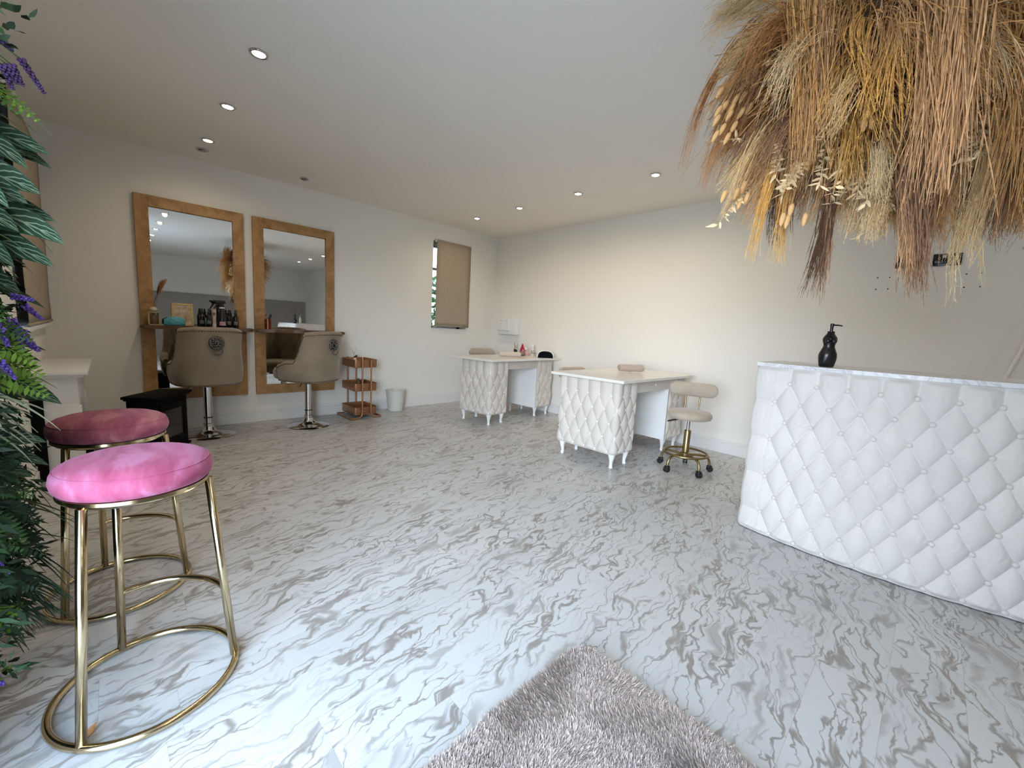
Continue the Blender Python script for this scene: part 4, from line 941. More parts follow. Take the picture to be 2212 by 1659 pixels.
PLUMES = [
((4.487, -2.516, 2.027),(4.404, -2.624, 1.823),(4.356, -2.696, 1.619),120,0.03,0.03,'N',1.1,3000),
((4.522, -2.508, 1.957),(4.454, -2.608, 1.752),(4.406, -2.685, 1.565),120,0.03,0.028,'T',1.1,3000),
((4.461, -2.506, 1.993),(4.372, -2.614, 1.818),(4.317, -2.678, 1.697),100,0.03,0.03,'C',1.0,3000),
((4.564, -2.514, 1.849),(4.528, -2.582, 1.68),(4.508, -2.624, 1.563),120,0.035,0.03,'M',1.1,2500),
((4.63, -2.483, 1.811),(4.628, -2.514, 1.647),(4.618, -2.543, 1.549),120,0.035,0.03,'T',1.1,2500),
((4.684, -2.436, 1.842),(4.694, -2.456, 1.681),(4.692, -2.487, 1.519),120,0.035,0.03,'C',1.0,2500),
((4.757, -2.382, 1.811),(4.789, -2.378, 1.652),(4.806, -2.385, 1.525),120,0.035,0.03,'N',1.1,2500),
((4.838, -2.316, 1.796),(4.87, -2.313, 1.639),(4.879, -2.324, 1.527),120,0.035,0.03,'M',1.1,2000),
((4.938, -2.213, 1.804),(4.97, -2.21, 1.646),(4.987, -2.216, 1.52),120,0.035,0.03,'N',1.1,2000),
((5.009, -2.13, 1.857),(5.045, -2.128, 1.668),(5.073, -2.124, 1.543),120,0.035,0.03,'T',1.1,2000),
((4.402, -2.484, 2.199),(4.333, -2.574, 2.056),(4.285, -2.638, 1.932),120,0.04,0.03,'T',1.1,2500),
((4.363, -2.504, 2.302),(4.273, -2.598, 2.214),(4.231, -2.642, 2.129),90,0.035,0.03,'C',1.0,2500),
((4.308, -2.545, 2.464),(4.238, -2.606, 2.401),(4.191, -2.644, 2.34),90,0.035,0.03,'W',1.0,2500),
((4.334, -2.429, 2.402),(4.153, -2.611, 2.256),(4.134, -2.682, 1.83),45,0.022,0.013,'R',1.3,500),
((4.366, -2.445, 2.297),(4.216, -2.59, 2.107),(4.202, -2.631, 1.733),30,0.02,0.014,'R',1.2,300),
((4.368, -2.467, 2.318),(4.267, -2.576, 2.21),(4.274, -2.623, 1.84),40,0.02,0.02,'T',1.1,500),
((4.373, -2.484, 2.434),(4.248, -2.583, 2.393),(4.166, -2.652, 2.282),60,0.03,0.03,'C',0.9,2500),
((4.447, -2.5, 2.328),(4.335, -2.613, 2.26),(4.285, -2.668, 2.161),60,0.03,0.03,'W',0.9,3000),
((4.453, -2.519, 2.193),(4.368, -2.62, 2.119),(4.332, -2.672, 2.032),60,0.03,0.025,'C',0.9,2500),
((4.472, -2.756, 2.368),(4.521, -2.75, 2.057),(4.567, -2.752, 1.711),130,0.03,0.028,'T',1.5,900),
((4.529, -2.729, 2.352),(4.569, -2.726, 2.075),(4.585, -2.762, 1.718),120,0.03,0.03,'P',1.5,900),
((4.546, -2.653, 2.363),(4.574, -2.678, 2.068),(4.592, -2.715, 1.773),90,0.02,0.03,'T',1.4,500),
((4.678, -2.708, 2.112),(4.607, -2.808, 2.043),(4.705, -2.751, 1.888),7,0.01,0.012,'O',2.0,150),
((4.686, -2.698, 2.126),(4.636, -2.785, 2.005),(4.749, -2.735, 1.736),10,0.01,0.015,'O',2.0,150),
((4.736, -2.683, 2.086),(4.728, -2.727, 1.97),(4.735, -2.775, 1.751),42,0.016,0.032,'O',1.9,400),
((4.741, -2.678, 2.086),(4.763, -2.694, 1.959),(4.795, -2.713, 1.755),34,0.014,0.026,'O',1.9,300),
((4.814, -2.69, 2.24),(4.861, -2.702, 1.916),(4.869, -2.762, 1.551),170,0.04,0.04,'P',1.8,900),
((4.852, -2.618, 2.264),(4.876, -2.648, 2.005),(4.895, -2.701, 1.659),110,0.032,0.034,'P',1.7,600),
((4.9, -2.555, 2.183),(4.945, -2.547, 1.978),(4.991, -2.539, 1.772),14,0.01,0.028,'P',2.0,150),
((4.99, -2.478, 2.181),(5.013, -2.482, 1.921),(5.035, -2.505, 1.561),120,0.035,0.035,'T',1.6,700),
((5.038, -2.433, 2.159),(5.063, -2.43, 1.925),(5.094, -2.456, 1.5),120,0.04,0.04,'T',1.6,700),
((4.488, -2.605, 1.93),(4.448, -2.686, 1.715),(4.448, -2.739, 1.429),75,0.012,0.011,'O',1.4,500),
((4.498, -2.606, 1.789),(4.491, -2.644, 1.624),(4.508, -2.667, 1.412),50,0.018,0.014,'O',1.2,300),
((4.482, -2.602, 1.748),(4.464, -2.645, 1.613),(4.475, -2.662, 1.464),45,0.016,0.018,'D',1.2,200),
((4.532, -2.5, 1.862),(4.484, -2.582, 1.689),(4.494, -2.602, 1.521),40,0.02,0.018,'D',1.2,200),
((4.627, -2.613, 1.667),(4.634, -2.632, 1.528),(4.623, -2.685, 1.301),75,0.01,0.018,'D',1.3,300),
((4.623, -2.62, 1.651),(4.638, -2.633, 1.497),(4.647, -2.664, 1.28),60,0.01,0.01,'M',1.3,300),
((4.824, -2.545, 1.727),(4.847, -2.562, 1.512),(4.873, -2.575, 1.298),170,0.03,0.02,'M',1.5,900),
((4.802, -2.545, 1.691),(4.831, -2.563, 1.514),(4.844, -2.597, 1.339),60,0.012,0.014,'P',1.2,300),
((4.885, -2.404, 1.685),(4.892, -2.414, 1.595),(4.902, -2.425, 1.475),60,0.02,0.02,'T',1.0,1500),
((4.98, -2.308, 1.833),(4.968, -2.362, 1.609),(4.948, -2.419, 1.414),130,0.028,0.024,'C',1.0,3500),
((4.94, -2.403, 1.547),(4.937, -2.431, 1.413),(4.949, -2.443, 1.28),14,0.006,0.01,'W',1.0,250),
((4.982, -2.353, 1.509),(5.002, -2.349, 1.42),(5.022, -2.346, 1.325),6,0.003,0.004,'W',0.9,120),
((4.944, -2.307, 1.729),(4.934, -2.341, 1.606),(4.942, -2.355, 1.484),30,0.01,0.012,'D',1.1,100),
((4.74, -2.507, 1.774),(4.738, -2.537, 1.621),(4.743, -2.559, 1.476),90,0.022,0.022,'C',0.9,4000),
((4.73, -2.604, 1.773),(4.738, -2.614, 1.671),(4.747, -2.621, 1.584),70,0.014,0.016,'W',0.9,1500),
((4.798, -2.34, 1.889),(4.781, -2.402, 1.723),(4.764, -2.464, 1.56),120,0.035,0.035,'T',0.9,4000),
((4.74, -2.378, 1.847),(4.763, -2.4, 1.682),(4.774, -2.433, 1.519),90,0.03,0.03,'O',0.8,3000),
((5.043, -2.204, 1.894),(5.036, -2.254, 1.667),(5.026, -2.298, 1.485),90,0.03,0.024,'M',1.1,900),
((5.085, -2.183, 1.776),(5.063, -2.234, 1.624),(5.05, -2.267, 1.517),80,0.03,0.03,'T',1.1,1200),
((5.121, -2.138, 1.824),(5.113, -2.18, 1.643),(5.096, -2.225, 1.49),80,0.03,0.03,'M',1.1,900),
((4.661, -2.712, 1.953),(4.63, -2.755, 1.894),(4.611, -2.797, 1.773),38,0.014,0.022,'C',1.1,700),
((4.671, -2.728, 1.891),(4.661, -2.752, 1.82),(4.638, -2.791, 1.734),24,0.014,0.02,'C',1.1,400),
((4.488, -2.499, 2.112),(4.418, -2.578, 1.994),(4.355, -2.662, 1.807),110,0.03,0.028,'M',1.1,900),
((4.465, -2.507, 2.194),(4.383, -2.598, 2.076),(4.321, -2.665, 1.976),90,0.03,0.025,'R',1.2,600),
((4.528, -2.505, 2.018),(4.465, -2.585, 1.851),(4.414, -2.654, 1.684),110,0.03,0.03,'N',1.1,900),
((4.576, -2.498, 1.943),(4.529, -2.577, 1.775),(4.496, -2.646, 1.592),110,0.035,0.03,'T',1.1,1500),
((4.617, -2.49, 1.918),(4.607, -2.534, 1.739),(4.574, -2.601, 1.558),110,0.03,0.03,'N',1.1,1200),
((4.457, -2.515, 2.038),(4.402, -2.585, 1.885),(4.319, -2.662, 1.849),60,0.02,0.015,'M',1.1,500),
((4.694, -2.465, 1.785),(4.679, -2.507, 1.64),(4.685, -2.525, 1.512),90,0.03,0.03,'L',0.9,2500),
((4.867, -2.278, 1.994),(4.91, -2.264, 1.839),(4.978, -2.228, 1.655),110,0.04,0.04,'T',1.1,2000),
((4.945, -2.2, 2.142),(4.984, -2.2, 1.928),(5.017, -2.213, 1.682),120,0.04,0.04,'N',1.1,2000),
((4.631, -2.482, 2.196),(4.64, -2.501, 2.039),(4.65, -2.52, 1.882),120,0.04,0.035,'M',1.2,800),
((4.784, -2.367, 2.13),(4.799, -2.389, 1.929),(4.787, -2.43, 1.773),120,0.04,0.04,'R',1.2,800),
((4.406, -2.618, 1.92),(4.356, -2.698, 1.764),(4.335, -2.757, 1.559),40,0.015,0.012,'C',0.9,600),
]
SPRIGS = [
((4.477, -2.681, 1.816),(4.498, -2.776, 1.656)),
((4.546, -2.597, 1.885),(4.527, -2.749, 1.635)),
((4.593, -2.604, 1.825),(4.609, -2.71, 1.629)),
((4.635, -2.558, 1.844),(4.644, -2.68, 1.602)),
((4.678, -2.5, 1.837),(4.696, -2.613, 1.595)),
((4.721, -2.483, 1.772),(4.721, -2.606, 1.578)),
((4.671, -2.504, 1.703),(4.641, -2.643, 1.583)),
((4.892, -2.377, 1.945),(4.973, -2.4, 1.842)),
((4.878, -2.415, 1.893),(5.019, -2.379, 1.783)),
((4.921, -2.374, 1.882),(4.958, -2.452, 1.722)),
((4.952, -2.312, 1.964),(5.031, -2.353, 1.776)),
((4.955, -2.283, 2.031),(5.009, -2.342, 1.879)),
((4.67, -2.567, 2.216),(4.671, -2.674, 2.108)),
((4.766, -2.543, 2.209),(4.765, -2.661, 2.048)),
((4.395, -2.606, 1.733),(4.334, -2.795, 1.523)),
((4.401, -2.554, 1.83),(4.321, -2.718, 1.845)),
((4.623, -2.626, 2.005),(4.649, -2.682, 2.023)),
((4.695, -2.527, 1.909),(4.744, -2.595, 1.745)),
((4.697, -2.473, 1.568),(4.707, -2.568, 1.471)),
((4.797, -2.379, 1.681),(4.754, -2.535, 1.546)),
((4.546, -2.651, 1.748),(4.527, -2.786, 1.597)),
((4.902, -2.425, 1.786),(4.923, -2.509, 1.687)),
]
BUNNY = [
(4.27, -2.74, 2.01),
(4.288, -2.73, 1.961),
(4.305, -2.72, 1.929),
(4.314, -2.699, 1.988),
(4.333, -2.689, 1.939),
(4.275, -2.754, 1.909),
(4.294, -2.741, 1.877),
(4.322, -2.71, 1.888),
(4.279, -2.76, 1.851),
(4.331, -2.68, 1.998),
(4.31, -2.73, 1.845),
(4.352, -2.667, 1.958),
(4.275, -2.747, 1.943),
(4.307, -2.713, 1.954),
(4.369, -2.636, 2.026),
(4.329, -2.75, 1.635),
(4.36, -2.717, 1.646),
(4.373, -2.709, 1.613),
(4.375, -2.696, 1.672),
(4.388, -2.691, 1.631),
(4.519, -2.719, 1.533),
(4.531, -2.708, 1.526),
(4.572, -2.665, 1.537),
(4.535, -2.697, 1.566),
(4.694, -2.672, 1.833),
(4.695, -2.677, 1.797),
(4.713, -2.658, 1.806),
(4.681, -2.68, 1.861),
(4.801, -2.515, 2.092),
(4.426, -2.659, 1.592),
(4.44, -2.64, 1.618),
]
ZEBRAS = [
((3.35, -4.464, 1.48),0.075),
((3.3, -4.467, 1.458),0.06),
((3.42, -4.482, 1.369),0.1),
((3.38, -4.464, 1.317),0.085),
((3.42, -4.45, 1.26),0.095),
((3.4, -4.472, 1.204),0.085),
((3.35, -4.535, 1.136),0.09),
((3.3, -4.501, 1.415),0.05),
((3.3, -4.491, 1.473),0.07),
((3.45, -4.501, 1.338),0.09),
((3.45, -4.519, 1.273),0.09),
((3.3, -4.486, 0.844),0.075),
((3.25, -4.524, 0.664),0.05),
((3.3, -4.52, 0.742),0.06),
((3.3, -4.551, 0.651),0.06),
((3.45, -4.531, 1.194),0.09),
((3.4, -4.5, 1.425),0.08),
((3.5, -4.525, 1.315),0.09),
((3.2, -4.513, 0.983),0.03),
((3.25, -4.521, 0.958),0.035),
((3.25, -4.505, 1.102),0.035),
]
FERNS = [
((3.42, -4.469, 1.527),'LIME',0.3,0.06),
((3.42, -4.491, 1.55),'LIME',0.28,0.05),
((3.45, -4.495, 1.524),'FERN',0.26,0.05),
((3.36, -4.502, 0.871),'LIME',0.34,0.085),
((3.36, -4.506, 0.926),'LIME',0.34,0.085),
((3.4, -4.515, 0.96),'LIME',0.32,0.08),
((3.4, -4.515, 1.017),'FERN',0.28,0.06),
((3.42, -4.542, 1.073),'FERN',0.26,0.05),
((3.36, -4.544, 0.611),'FERN',0.3,0.07),
((3.36, -4.559, 0.558),'FERN',0.3,0.07),
((3.38, -4.531, 0.545),'DKGREEN',0.3,0.07),
((3.4, -4.53, 0.463),'DKGREEN',0.34,0.09),
((3.42, -4.542, 0.387),'DKGREEN',0.34,0.08),
((3.44, -4.556, 0.503),'FERN',0.34,0.09),
((3.36, -4.562, 0.635),'DKGREEN',0.3,0.07),
((3.4, -4.524, 1.484),'DKGREEN',0.26,0.06),
((3.5, -4.545, 1.064),'FERN',0.26,0.06),
]
BLADES = [
((3.282, -4.579, 0.317),'DKGRASS'),
((3.201, -4.563, 0.455),'DKGRASS'),
((3.218, -4.559, 0.465),'DKGRASS'),
((3.209, -4.563, 0.370),'DKGRASS'),
((3.299, -4.533, 0.399),'DKGRASS'),
((3.252, -4.567, 0.213),'DKGRASS'),
((3.403, -4.536, 0.332),'DKGRASS'),
((3.284, -4.534, 0.423),'DKGRASS'),
((3.264, -4.508, 0.195),'DKGRASS'),
((3.293, -4.598, 0.407),'DKGRASS'),
((3.246, -4.555, 0.251),'DKGRASS'),
((3.244, -4.522, 0.435),'DKGRASS'),
((3.212, -4.576, 0.459),'DKGRASS'),
((3.205, -4.552, 0.327),'DKGRASS'),
((3.225, -4.556, 0.468),'DKGRASS'),
((3.327, -4.487, 0.201),'DKGRASS'),
((3.202, -4.572, 0.229),'DKGRASS'),
((3.204, -4.589, 0.344),'DKGRASS'),
((3.403, -4.553, 0.329),'DKGRASS'),
((3.341, -4.581, 0.295),'DKGRASS'),
((3.238, -4.538, 0.357),'DKGRASS'),
((3.212, -4.562, 0.486),'DKGRASS'),
((3.233, -4.573, 0.366),'DKGRASS'),
((3.420, -4.608, 0.498),'DKGRASS'),
((3.409, -4.582, 0.400),'DKGRASS'),
((3.209, -4.564, 0.368),'DKGRASS'),
((3.45, -4.456, 1.502),'GRASSM'),
((3.4, -4.466, 1.489),'GRASSM'),
((3.4, -4.483, 1.492),'GRASSM'),
((3.44, -4.483, 0.8),'PALEGRASS'),
((3.4, -4.492, 0.832),'PALEGRASS'),
((3.3, -4.491, 0.887),'GRASSM'),
((3.4, -4.531, 0.833),'PALEGRASS'),
((3.42, -4.522, 0.795),'PALEGRASS'),
((3.42, -4.541, 0.762),'PALEGRASS'),
((3.38, -4.524, 0.738),'PALEGRASS'),
((3.4, -4.548, 0.8),'PALEGRASS'),
((3.4, -4.538, 0.715),'PALEGRASS'),
((3.2, -4.523, 0.544),'GRASSM'),
((3.2, -4.526, 0.511),'GRASSM'),
((3.25, -4.475, 0.471),'GRASSM'),
((3.22, -4.473, 0.472),'GRASSM'),
((3.25, -4.486, 0.423),'GRASSM'),
((3.3, -4.484, 0.485),'GRASSM'),
((3.3, -4.529, 0.731),'PALEGRASS'),
((3.4, -4.472, 1.237),'GRASSM'),
((3.4, -4.508, 1.185),'GRASSM'),
((3.45, -4.526, 1.169),'GRASSM'),
((3.45, -4.508, 1.229),'GRASSM'),
((3.26, -4.492, 0.308),'DKGRASS'),
((3.3, -4.499, 0.264),'DKGRASS'),
((3.27, -4.527, 0.223),'DKGRASS'),
((3.4, -4.539, 0.263),'DKGRASS'),
((3.29, -4.503, 0.299),'DKGRASS'),
((3.3, -4.594, 0.177),'DKGRASS'),
((3.33, -4.545, 0.23),'DKGRASS'),
((3.27, -4.577, 0.197),'DKGRASS'),
((3.28, -4.532, 0.206),'DKGRASS'),
((3.39, -4.49, 0.315),'DKGRASS'),
((3.4, -4.49, 0.324),'DKGRASS'),
((3.36, -4.508, 0.318),'DKGRASS'),
((3.39, -4.534, 0.276),'DKGRASS'),
((3.38, -4.525, 0.282),'DKGRASS'),
((3.39, -4.498, 0.331),'DKGRASS'),
((3.3, -4.51, 0.28),'DKGRASS'),
((3.29, -4.524, 0.227),'DKGRASS'),
((3.36, -4.505, 0.293),'DKGRASS'),
((3.34, -4.535, 0.243),'DKGRASS'),
((3.39, -4.554, 0.258),'DKGRASS'),
((3.36, -4.528, 0.262),'DKGRASS'),
((3.26, -4.516, 0.258),'DKGRASS'),
((3.38, -4.517, 0.314),'DKGRASS'),
((3.29, -4.589, 0.154),'DKGRASS'),
((3.36, -4.564, 0.234),'DKGRASS'),
((3.35, -4.587, 0.224),'DKGRASS'),
((3.36, -4.578, 0.245),'DKGRASS'),
((3.27, -4.601, 0.135),'DKGRASS'),
((3.26, -4.58, 0.178),'DKGRASS'),
((3.3, -4.51, 0.343),'DKGRASS'),
((3.3, -4.518, 0.272),'DKGRASS'),
((3.36, -4.589, 0.191),'DKGRASS'),
((3.36, -4.495, 0.294),'DKGRASS'),
((3.3, -4.547, 0.22),'DKGRASS'),
((3.27, -4.592, 0.14),'DKGRASS'),
((3.27, -4.533, 0.227),'DKGRASS'),
((3.31, -4.509, 0.302),'DKGRASS'),
((3.26, -4.6, 0.175),'DKGRASS'),
((3.35, -4.587, 0.23),'DKGRASS'),
((3.4, -4.523, 0.254),'DKGRASS'),
((3.34, -4.566, 0.238),'DKGRASS'),
((3.29, -4.519, 0.225),'DKGRASS'),
((3.26, -4.55, 0.235),'DKGRASS'),
((3.29, -4.557, 0.201),'DKGRASS'),
((3.28, -4.589, 0.19),'DKGRASS'),
((3.35, -4.531, 0.275),'DKGRASS'),
]
SPIKES = [
((3.5, -4.488, 1.629),(3.5, -4.457, 1.572),'DKPURPLE'),
((3.5, -4.502, 1.612),(3.5, -4.488, 1.574),'DKPURPLE'),
((3.5, -4.508, 1.609),(3.5, -4.496, 1.576),'DKPURPLE'),
((3.5, -4.515, 1.606),(3.5, -4.503, 1.561),'DKPURPLE'),
((3.5, -4.514, 1.655),(3.5, -4.497, 1.641),'DKPURPLE'),
((3.3, -4.536, 1.106),(3.3, -4.506, 1.071),'PURPLE'),
((3.36, -4.556, 1.071),(3.36, -4.538, 0.992),'PURPLE'),
((3.34, -4.539, 1.042),(3.34, -4.524, 0.996),'PURPLE'),
((3.34, -4.532, 1.019),(3.34, -4.514, 0.99),'PURPLE'),
((3.36, -4.553, 1.071),(3.36, -4.531, 1.02),'PURPLE'),
((3.4, -4.567, 1.049),(3.4, -4.557, 1.006),'PURPLE'),
((3.4, -4.573, 1.07),(3.4, -4.562, 1.022),'PURPLE'),
((3.42, -4.57, 0.974),(3.42, -4.548, 0.929),'PURPLE'),
((3.45, -4.606, 0.496),(3.45, -4.587, 0.459),'PURPLE'),
((3.4, -4.634, 0.17),(3.4, -4.622, 0.143),'PURPLE'),
((3.38, -4.561, 1.071),(3.38, -4.538, 1.038),'PURPLE'),
((3.36, -4.549, 1.127),(3.36, -4.512, 1.121),'PURPLE'),
]
SPRAYS = [
((3.6, -4.501, 1.676),(3.6, -4.466, 1.675),'DKGREEN'),
((3.6, -4.506, 1.641),(3.6, -4.486, 1.642),'DKGREEN'),
((3.55, -4.513, 1.634),(3.55, -4.497, 1.629),'DKGREEN'),
((3.42, -4.619, 0.359),(3.42, -4.593, 0.327),'LIME'),
((3.42, -4.618, 0.371),(3.42, -4.594, 0.353),'LIME'),
((3.42, -4.624, 0.33),(3.42, -4.6, 0.312),'LIME'),
((3.42, -4.634, 0.193),(3.42, -4.613, 0.188),'LIME'),
((3.36, -4.637, 0.197),(3.36, -4.612, 0.175),'DKGREEN'),
((3.36, -4.638, 0.184),(3.36, -4.62, 0.16),'DKGREEN'),
((3.36, -4.637, 0.256),(3.36, -4.619, 0.233),'DKGREEN'),
]
# ------------------------------------------------------------------ hanging dried grass arrangement
HC = Vector((4.62, -2.42, 2.12))
t = thing('dried_grass_arrangement', 'large hanging cloud of dried pampas grass and bleached leaves at the ceiling', 'dried flowers', (HC.x, HC.y, 2.5))
PARENT_OFF = Vector((HC.x, HC.y, 2.5))
def rel(P): P = np.array(P, float); P[2] = min(P[2], 2.46); return P-np.array(PARENT_OFF)
bm = B(); lathe(bm, [(.01, -.70), (.16, -.64), (.27, -.48), (.30, -.36), (.27, -.22), (.15, -.10), (.03, -.06)], n=32); obj('inner_core', bm, mat('dark_brown_core', (.06, .04, .025), .95, bump=.8, bscale=40), t)  # plain dark brown solid filling the middle, behind the plumes
bm = B(); tube(bm, [(0, 0, -.08), (0, 0, -.001)], .012, 10); lathe(bm, [(.05, -.012), (.05, -.001)], n=24); obj('hanging_hook', bm, BRASS, t, angle=40)
for (a, c, b, n, rs, re, col, r0, fz) in PLUMES:
    obj('pampas_plume', plume_mesh('pampas_plume', rel(a), rel(b), rel(c), n, rs, re, r0*.001, m=44 if r0 >= 1.5 else 24, wig=.007, bump=.62, fuzz=fz*5 if r0 >= 1.5 else fz, fl=.0065 if r0 >= 1.5 else .016), STR[col], t, smooth=False)
cols = 'TPNMRTCDOTPML'
for i in range(64):
    zz = rng.uniform(-.95, .35); an = rng.uniform(0, 2*PI); rr = math.sqrt(max(0, 1-zz*zz)); d = np.array([rr*math.cos(an), rr*math.sin(an), zz])
    cen = np.array([0, 0, -.38]); L = rng.uniform(.40, .54)
    a = cen+d*.18; b = cen+d*L*np.array([.92, .92, .7])+np.array([0, 0, -.20]); c = cen+d*L*.80+np.array([0, 0, .07])
    for q in (a, b, c): q[2] = min(q[2], -.03)
    if i >= 50: b = b*np.array([.8, .8, 1])+np.array([0, 0, -.03])
    col = cols[i % len(cols)]
    if len([o for o in t.children if o.name.startswith('pampas_plume')]) >= 99: break
    obj('pampas_plume', plume_mesh('pampas_plume', a, b, c, 85, .035, .035, .0011, m=16, fuzz=1400, fl=.016), STR[col], t, smooth=False)
# dense short filling between the plumes, nobody could count it
A_ = rng.normal(size=(2600, 3)); A_ /= np.linalg.norm(A_, axis=1)[:, None]; A_[:, 2] = np.where(A_[:, 2] > .5, -A_[:, 2], A_[:, 2])
st = A_*.22+np.array([0, 0, -.38]); en = A_*np.array([.42, .42, .36])*rng.uniform(.8, 1.05, (2600, 1))+np.array([0, 0, -.44])+rng.normal(size=(2600, 3))*.05
tt = np.linspace(0, 1, 10)[None, :, None]; mid = (st+en)/2+np.array([0, 0, .05]); P_ = (1-tt)**2*st[:, None]+2*tt*(1-tt)*mid[:, None]+tt**2*en[:, None]; P_[..., 2] = np.minimum(P_[..., 2], -.02)
V, F = strands(P_, .0016*rng.uniform(.6, 1.3, (2600, 10))); o = obj('filler_grass', np_mesh('filler_grass', V, F), STR['T'], t, smooth=False); o['kind'] = 'stuff'
def leaf_quad(c, d, nrm, L, w):
    s_ = np.cross(d, nrm); s_ /= np.linalg.norm(s_)+1e-9
    return [c, c+d*L*.35+s_*w-nrm*w*.25, c+d*L*.7+s_*w*.7-nrm*w*.2, c+d*L, c+d*L*.7-s_*w*.7-nrm*w*.2, c+d*L*.35-s_*w-nrm*w*.25]
for (a, b) in SPRIGS:
    a, b = rel(a), rel(b); V = []; F = []; ax = b-a; L = np.linalg.norm(ax); ax /= L
    n_l = int(L/.0065)+10
    for k_ in range(n_l):
        f_ = k_/(n_l-1); c = a+ax*L*f_+np.array([0, 0, .012*math.sin(PI*f_)]); r_ = rng.normal(size=3); r_ -= ax*(r_@ax); r_ /= np.linalg.norm(r_); d = ax*.55+r_; d /= np.linalg.norm(d)
        nn = np.cross(d, rng.normal(size=3)); nn /= np.linalg.norm(nn); i0 = len(V); V += leaf_quad(c, d, nn, rng.uniform(.022, .040), rng.uniform(.0035, .0062)); F += [(i0, i0+1, i0+2, i0+5), (i0+5, i0+2, i0+3, i0+4)]
    sv, sf = strands(np.array([[a+ax*L*f_+np.array([0, 0, .012*math.sin(PI*f_)]) for f_ in np.linspace(0, 1, 8)]]), np.full((1, 8), .0011))
    F = np.array(F+[tuple(x+len(V) for x in q) for q in sf.tolist()]); obj('leaf_sprig', np_mesh('leaf_sprig', np.array(V+sv.tolist()), F), STR['L'], t, smooth=False)
for b in BUNNY:
    b = rel(b); d = b-np.array([0, 0, -.36]); d /= np.linalg.norm(d); d = d*.6+np.array([0, 0, -.8]); d /= np.linalg.norm(d)
    bm = B(); q = Vector(d).to_track_quat('Z', 'Y').to_matrix()
    rr_ = bmesh.ops.create_uvsphere(bm, u_segments=12, v_segments=10, radius=1)
    for v in rr_['verts']: v.co = q @ Vector((v.co.x*.0088*(1-.25*v.co.z), v.co.y*.0088*(1-.25*v.co.z), v.co.z*.024))+Vector(b)
    tube(bm, [Vector(b)-Vector(d)*.02, Vector(b)-Vector(d)*.12+Vector((0, 0, .02))], .0009, 5); obj('bunny_tail', bm, STR['N'], t)

# ------------------------------------------------------------------ artificial plant wall
t = thing('artificial_plant_panel', 'artificial green plant panel with lavender at the left edge of the photo', 'plant panel', (3.1, -4.75, 0))
PO = np.array([3.1, -4.75, 0])
bm = B(); bx(bm, -.80, .56, .001, .022, .22, 2.20, .003); obj('backing_panel', bm, mat('dark_green_mesh', (.01, .02, .01), .9), t, smooth=False)
def blade(R, T, w, nrm=None, n=12, sag=.05, prof=None, up=.05):
    """leaf strip from R to T: (n,3 verts across) + uv; keeled"""
    R, T = np.array(R, float), np.array(T, float); ctrl = (R+T)/2+np.array([0, 0, up])+np.array([0, (T-R)[1]*.15, 0])
    f = np.linspace(0, 1, n)[:, None]; C_ = (1-f)**2*R+2*f*(1-f)*ctrl+f**2*T
    tg = np.gradient(C_, axis=0); tg /= np.linalg.norm(tg, axis=1)[:, None]
    nv = np.array(nrm if nrm is not None else (1, .15, .45), float); s_ = np.cross(tg, nv); s_ /= np.linalg.norm(s_, axis=1)[:, None]+1e-9; n_ = np.cross(s_, tg)
    ff = f[:, 0]; wd = w*(prof(ff) if prof else np.sin(PI*np.clip(ff*.93+.07, 0, 1)**.8)**.85)*.5
    wd[-1] = 0.0004
    Lh, Rh = C_-s_*wd[:, None]+n_*wd[:, None]*.25, C_+s_*wd[:, None]+n_*wd[:, None]*.25
    V = np.stack([Lh, C_, Rh], 1).reshape(-1, 3); uv = np.stack([np.stack([np.zeros(n), ff], 1), np.stack([np.full(n, .5), ff], 1), np.stack([np.ones(n), ff], 1)], 1).reshape(-1, 2)
    F = []
    for i in range(n-1):
        for j in range(2): a = i*3+j; F.append((a, a+1, a+4, a+3))
    return V, F, uv
def root(T, dz=.05, back=.03): return np.array([T[0]-rng.uniform(0, back), -4.728, T[2]+dz])
for (T, w) in ZEBRAS:
    T = np.array(T); V, F, uv = blade(root(T, rng.uniform(.0, .09))-PO, T-PO, w, (1, .1, rng.uniform(.2, .7)), n=16, up=rng.uniform(.02, .06))
    o = obj('zebra_leaf', np_mesh('zebra_leaf', V, F, uv), ZEBRA, t)
MATS = dict(LIME=LIME, FERN=FERN, DKGREEN=DKGREEN, GRASSM=GRASSM, PALEGRASS=PALEGRASS, PURPLE=PURPLE, DKPURPLE=DKPURPLE, DKGRASS=DKGREEN)
for (T, mname, L, w) in FERNS:
    T = np.array(T)-PO; R_ = root(T+PO, rng.uniform(.02, .10))-PO; ctrl = (R_+T)/2+np.array([0, .02, .07]); V = []; F = []; n = 22
    nv = np.array([1, .1, .5]); nv /= np.linalg.norm(nv)
    for k_ in range(1, n):
        f = k_/n; c = (1-f)**2*R_+2*f*(1-f)*ctrl+f**2*T; tg = 2*(1-f)*(ctrl-R_)+2*f*(T-ctrl); tg /= np.linalg.norm(tg); sd = np.cross(nv, tg); sd /= np.linalg.norm(sd)
        ln = w*math.sin(PI*(f*.85+.12))*.62
        for sg in (-1, 1):
            d = sd*sg*.9+tg*.45; d /= np.linalg.norm(d); i0 = len(V); V += leaf_quad(c, d, nv+rng.normal(size=3)*.15, ln, ln*.11+.0015); F += [(i0, i0+1, i0+2, i0+5), (i0+5, i0+2, i0+3, i0+4)]
    sv, sf = strands(np.array([[(1-f)**2*R_+2*f*(1-f)*ctrl+f**2*T for f in np.linspace(0, 1, 10)]]), np.full((1, 10), .0012))
    F = np.array(F+[tuple(x+len(V) for x in q) for q in sf.tolist()]); obj('fern_frond', np_mesh('fern_frond', np.array(V+sv.tolist()), F), MATS[mname], t, smooth=False)
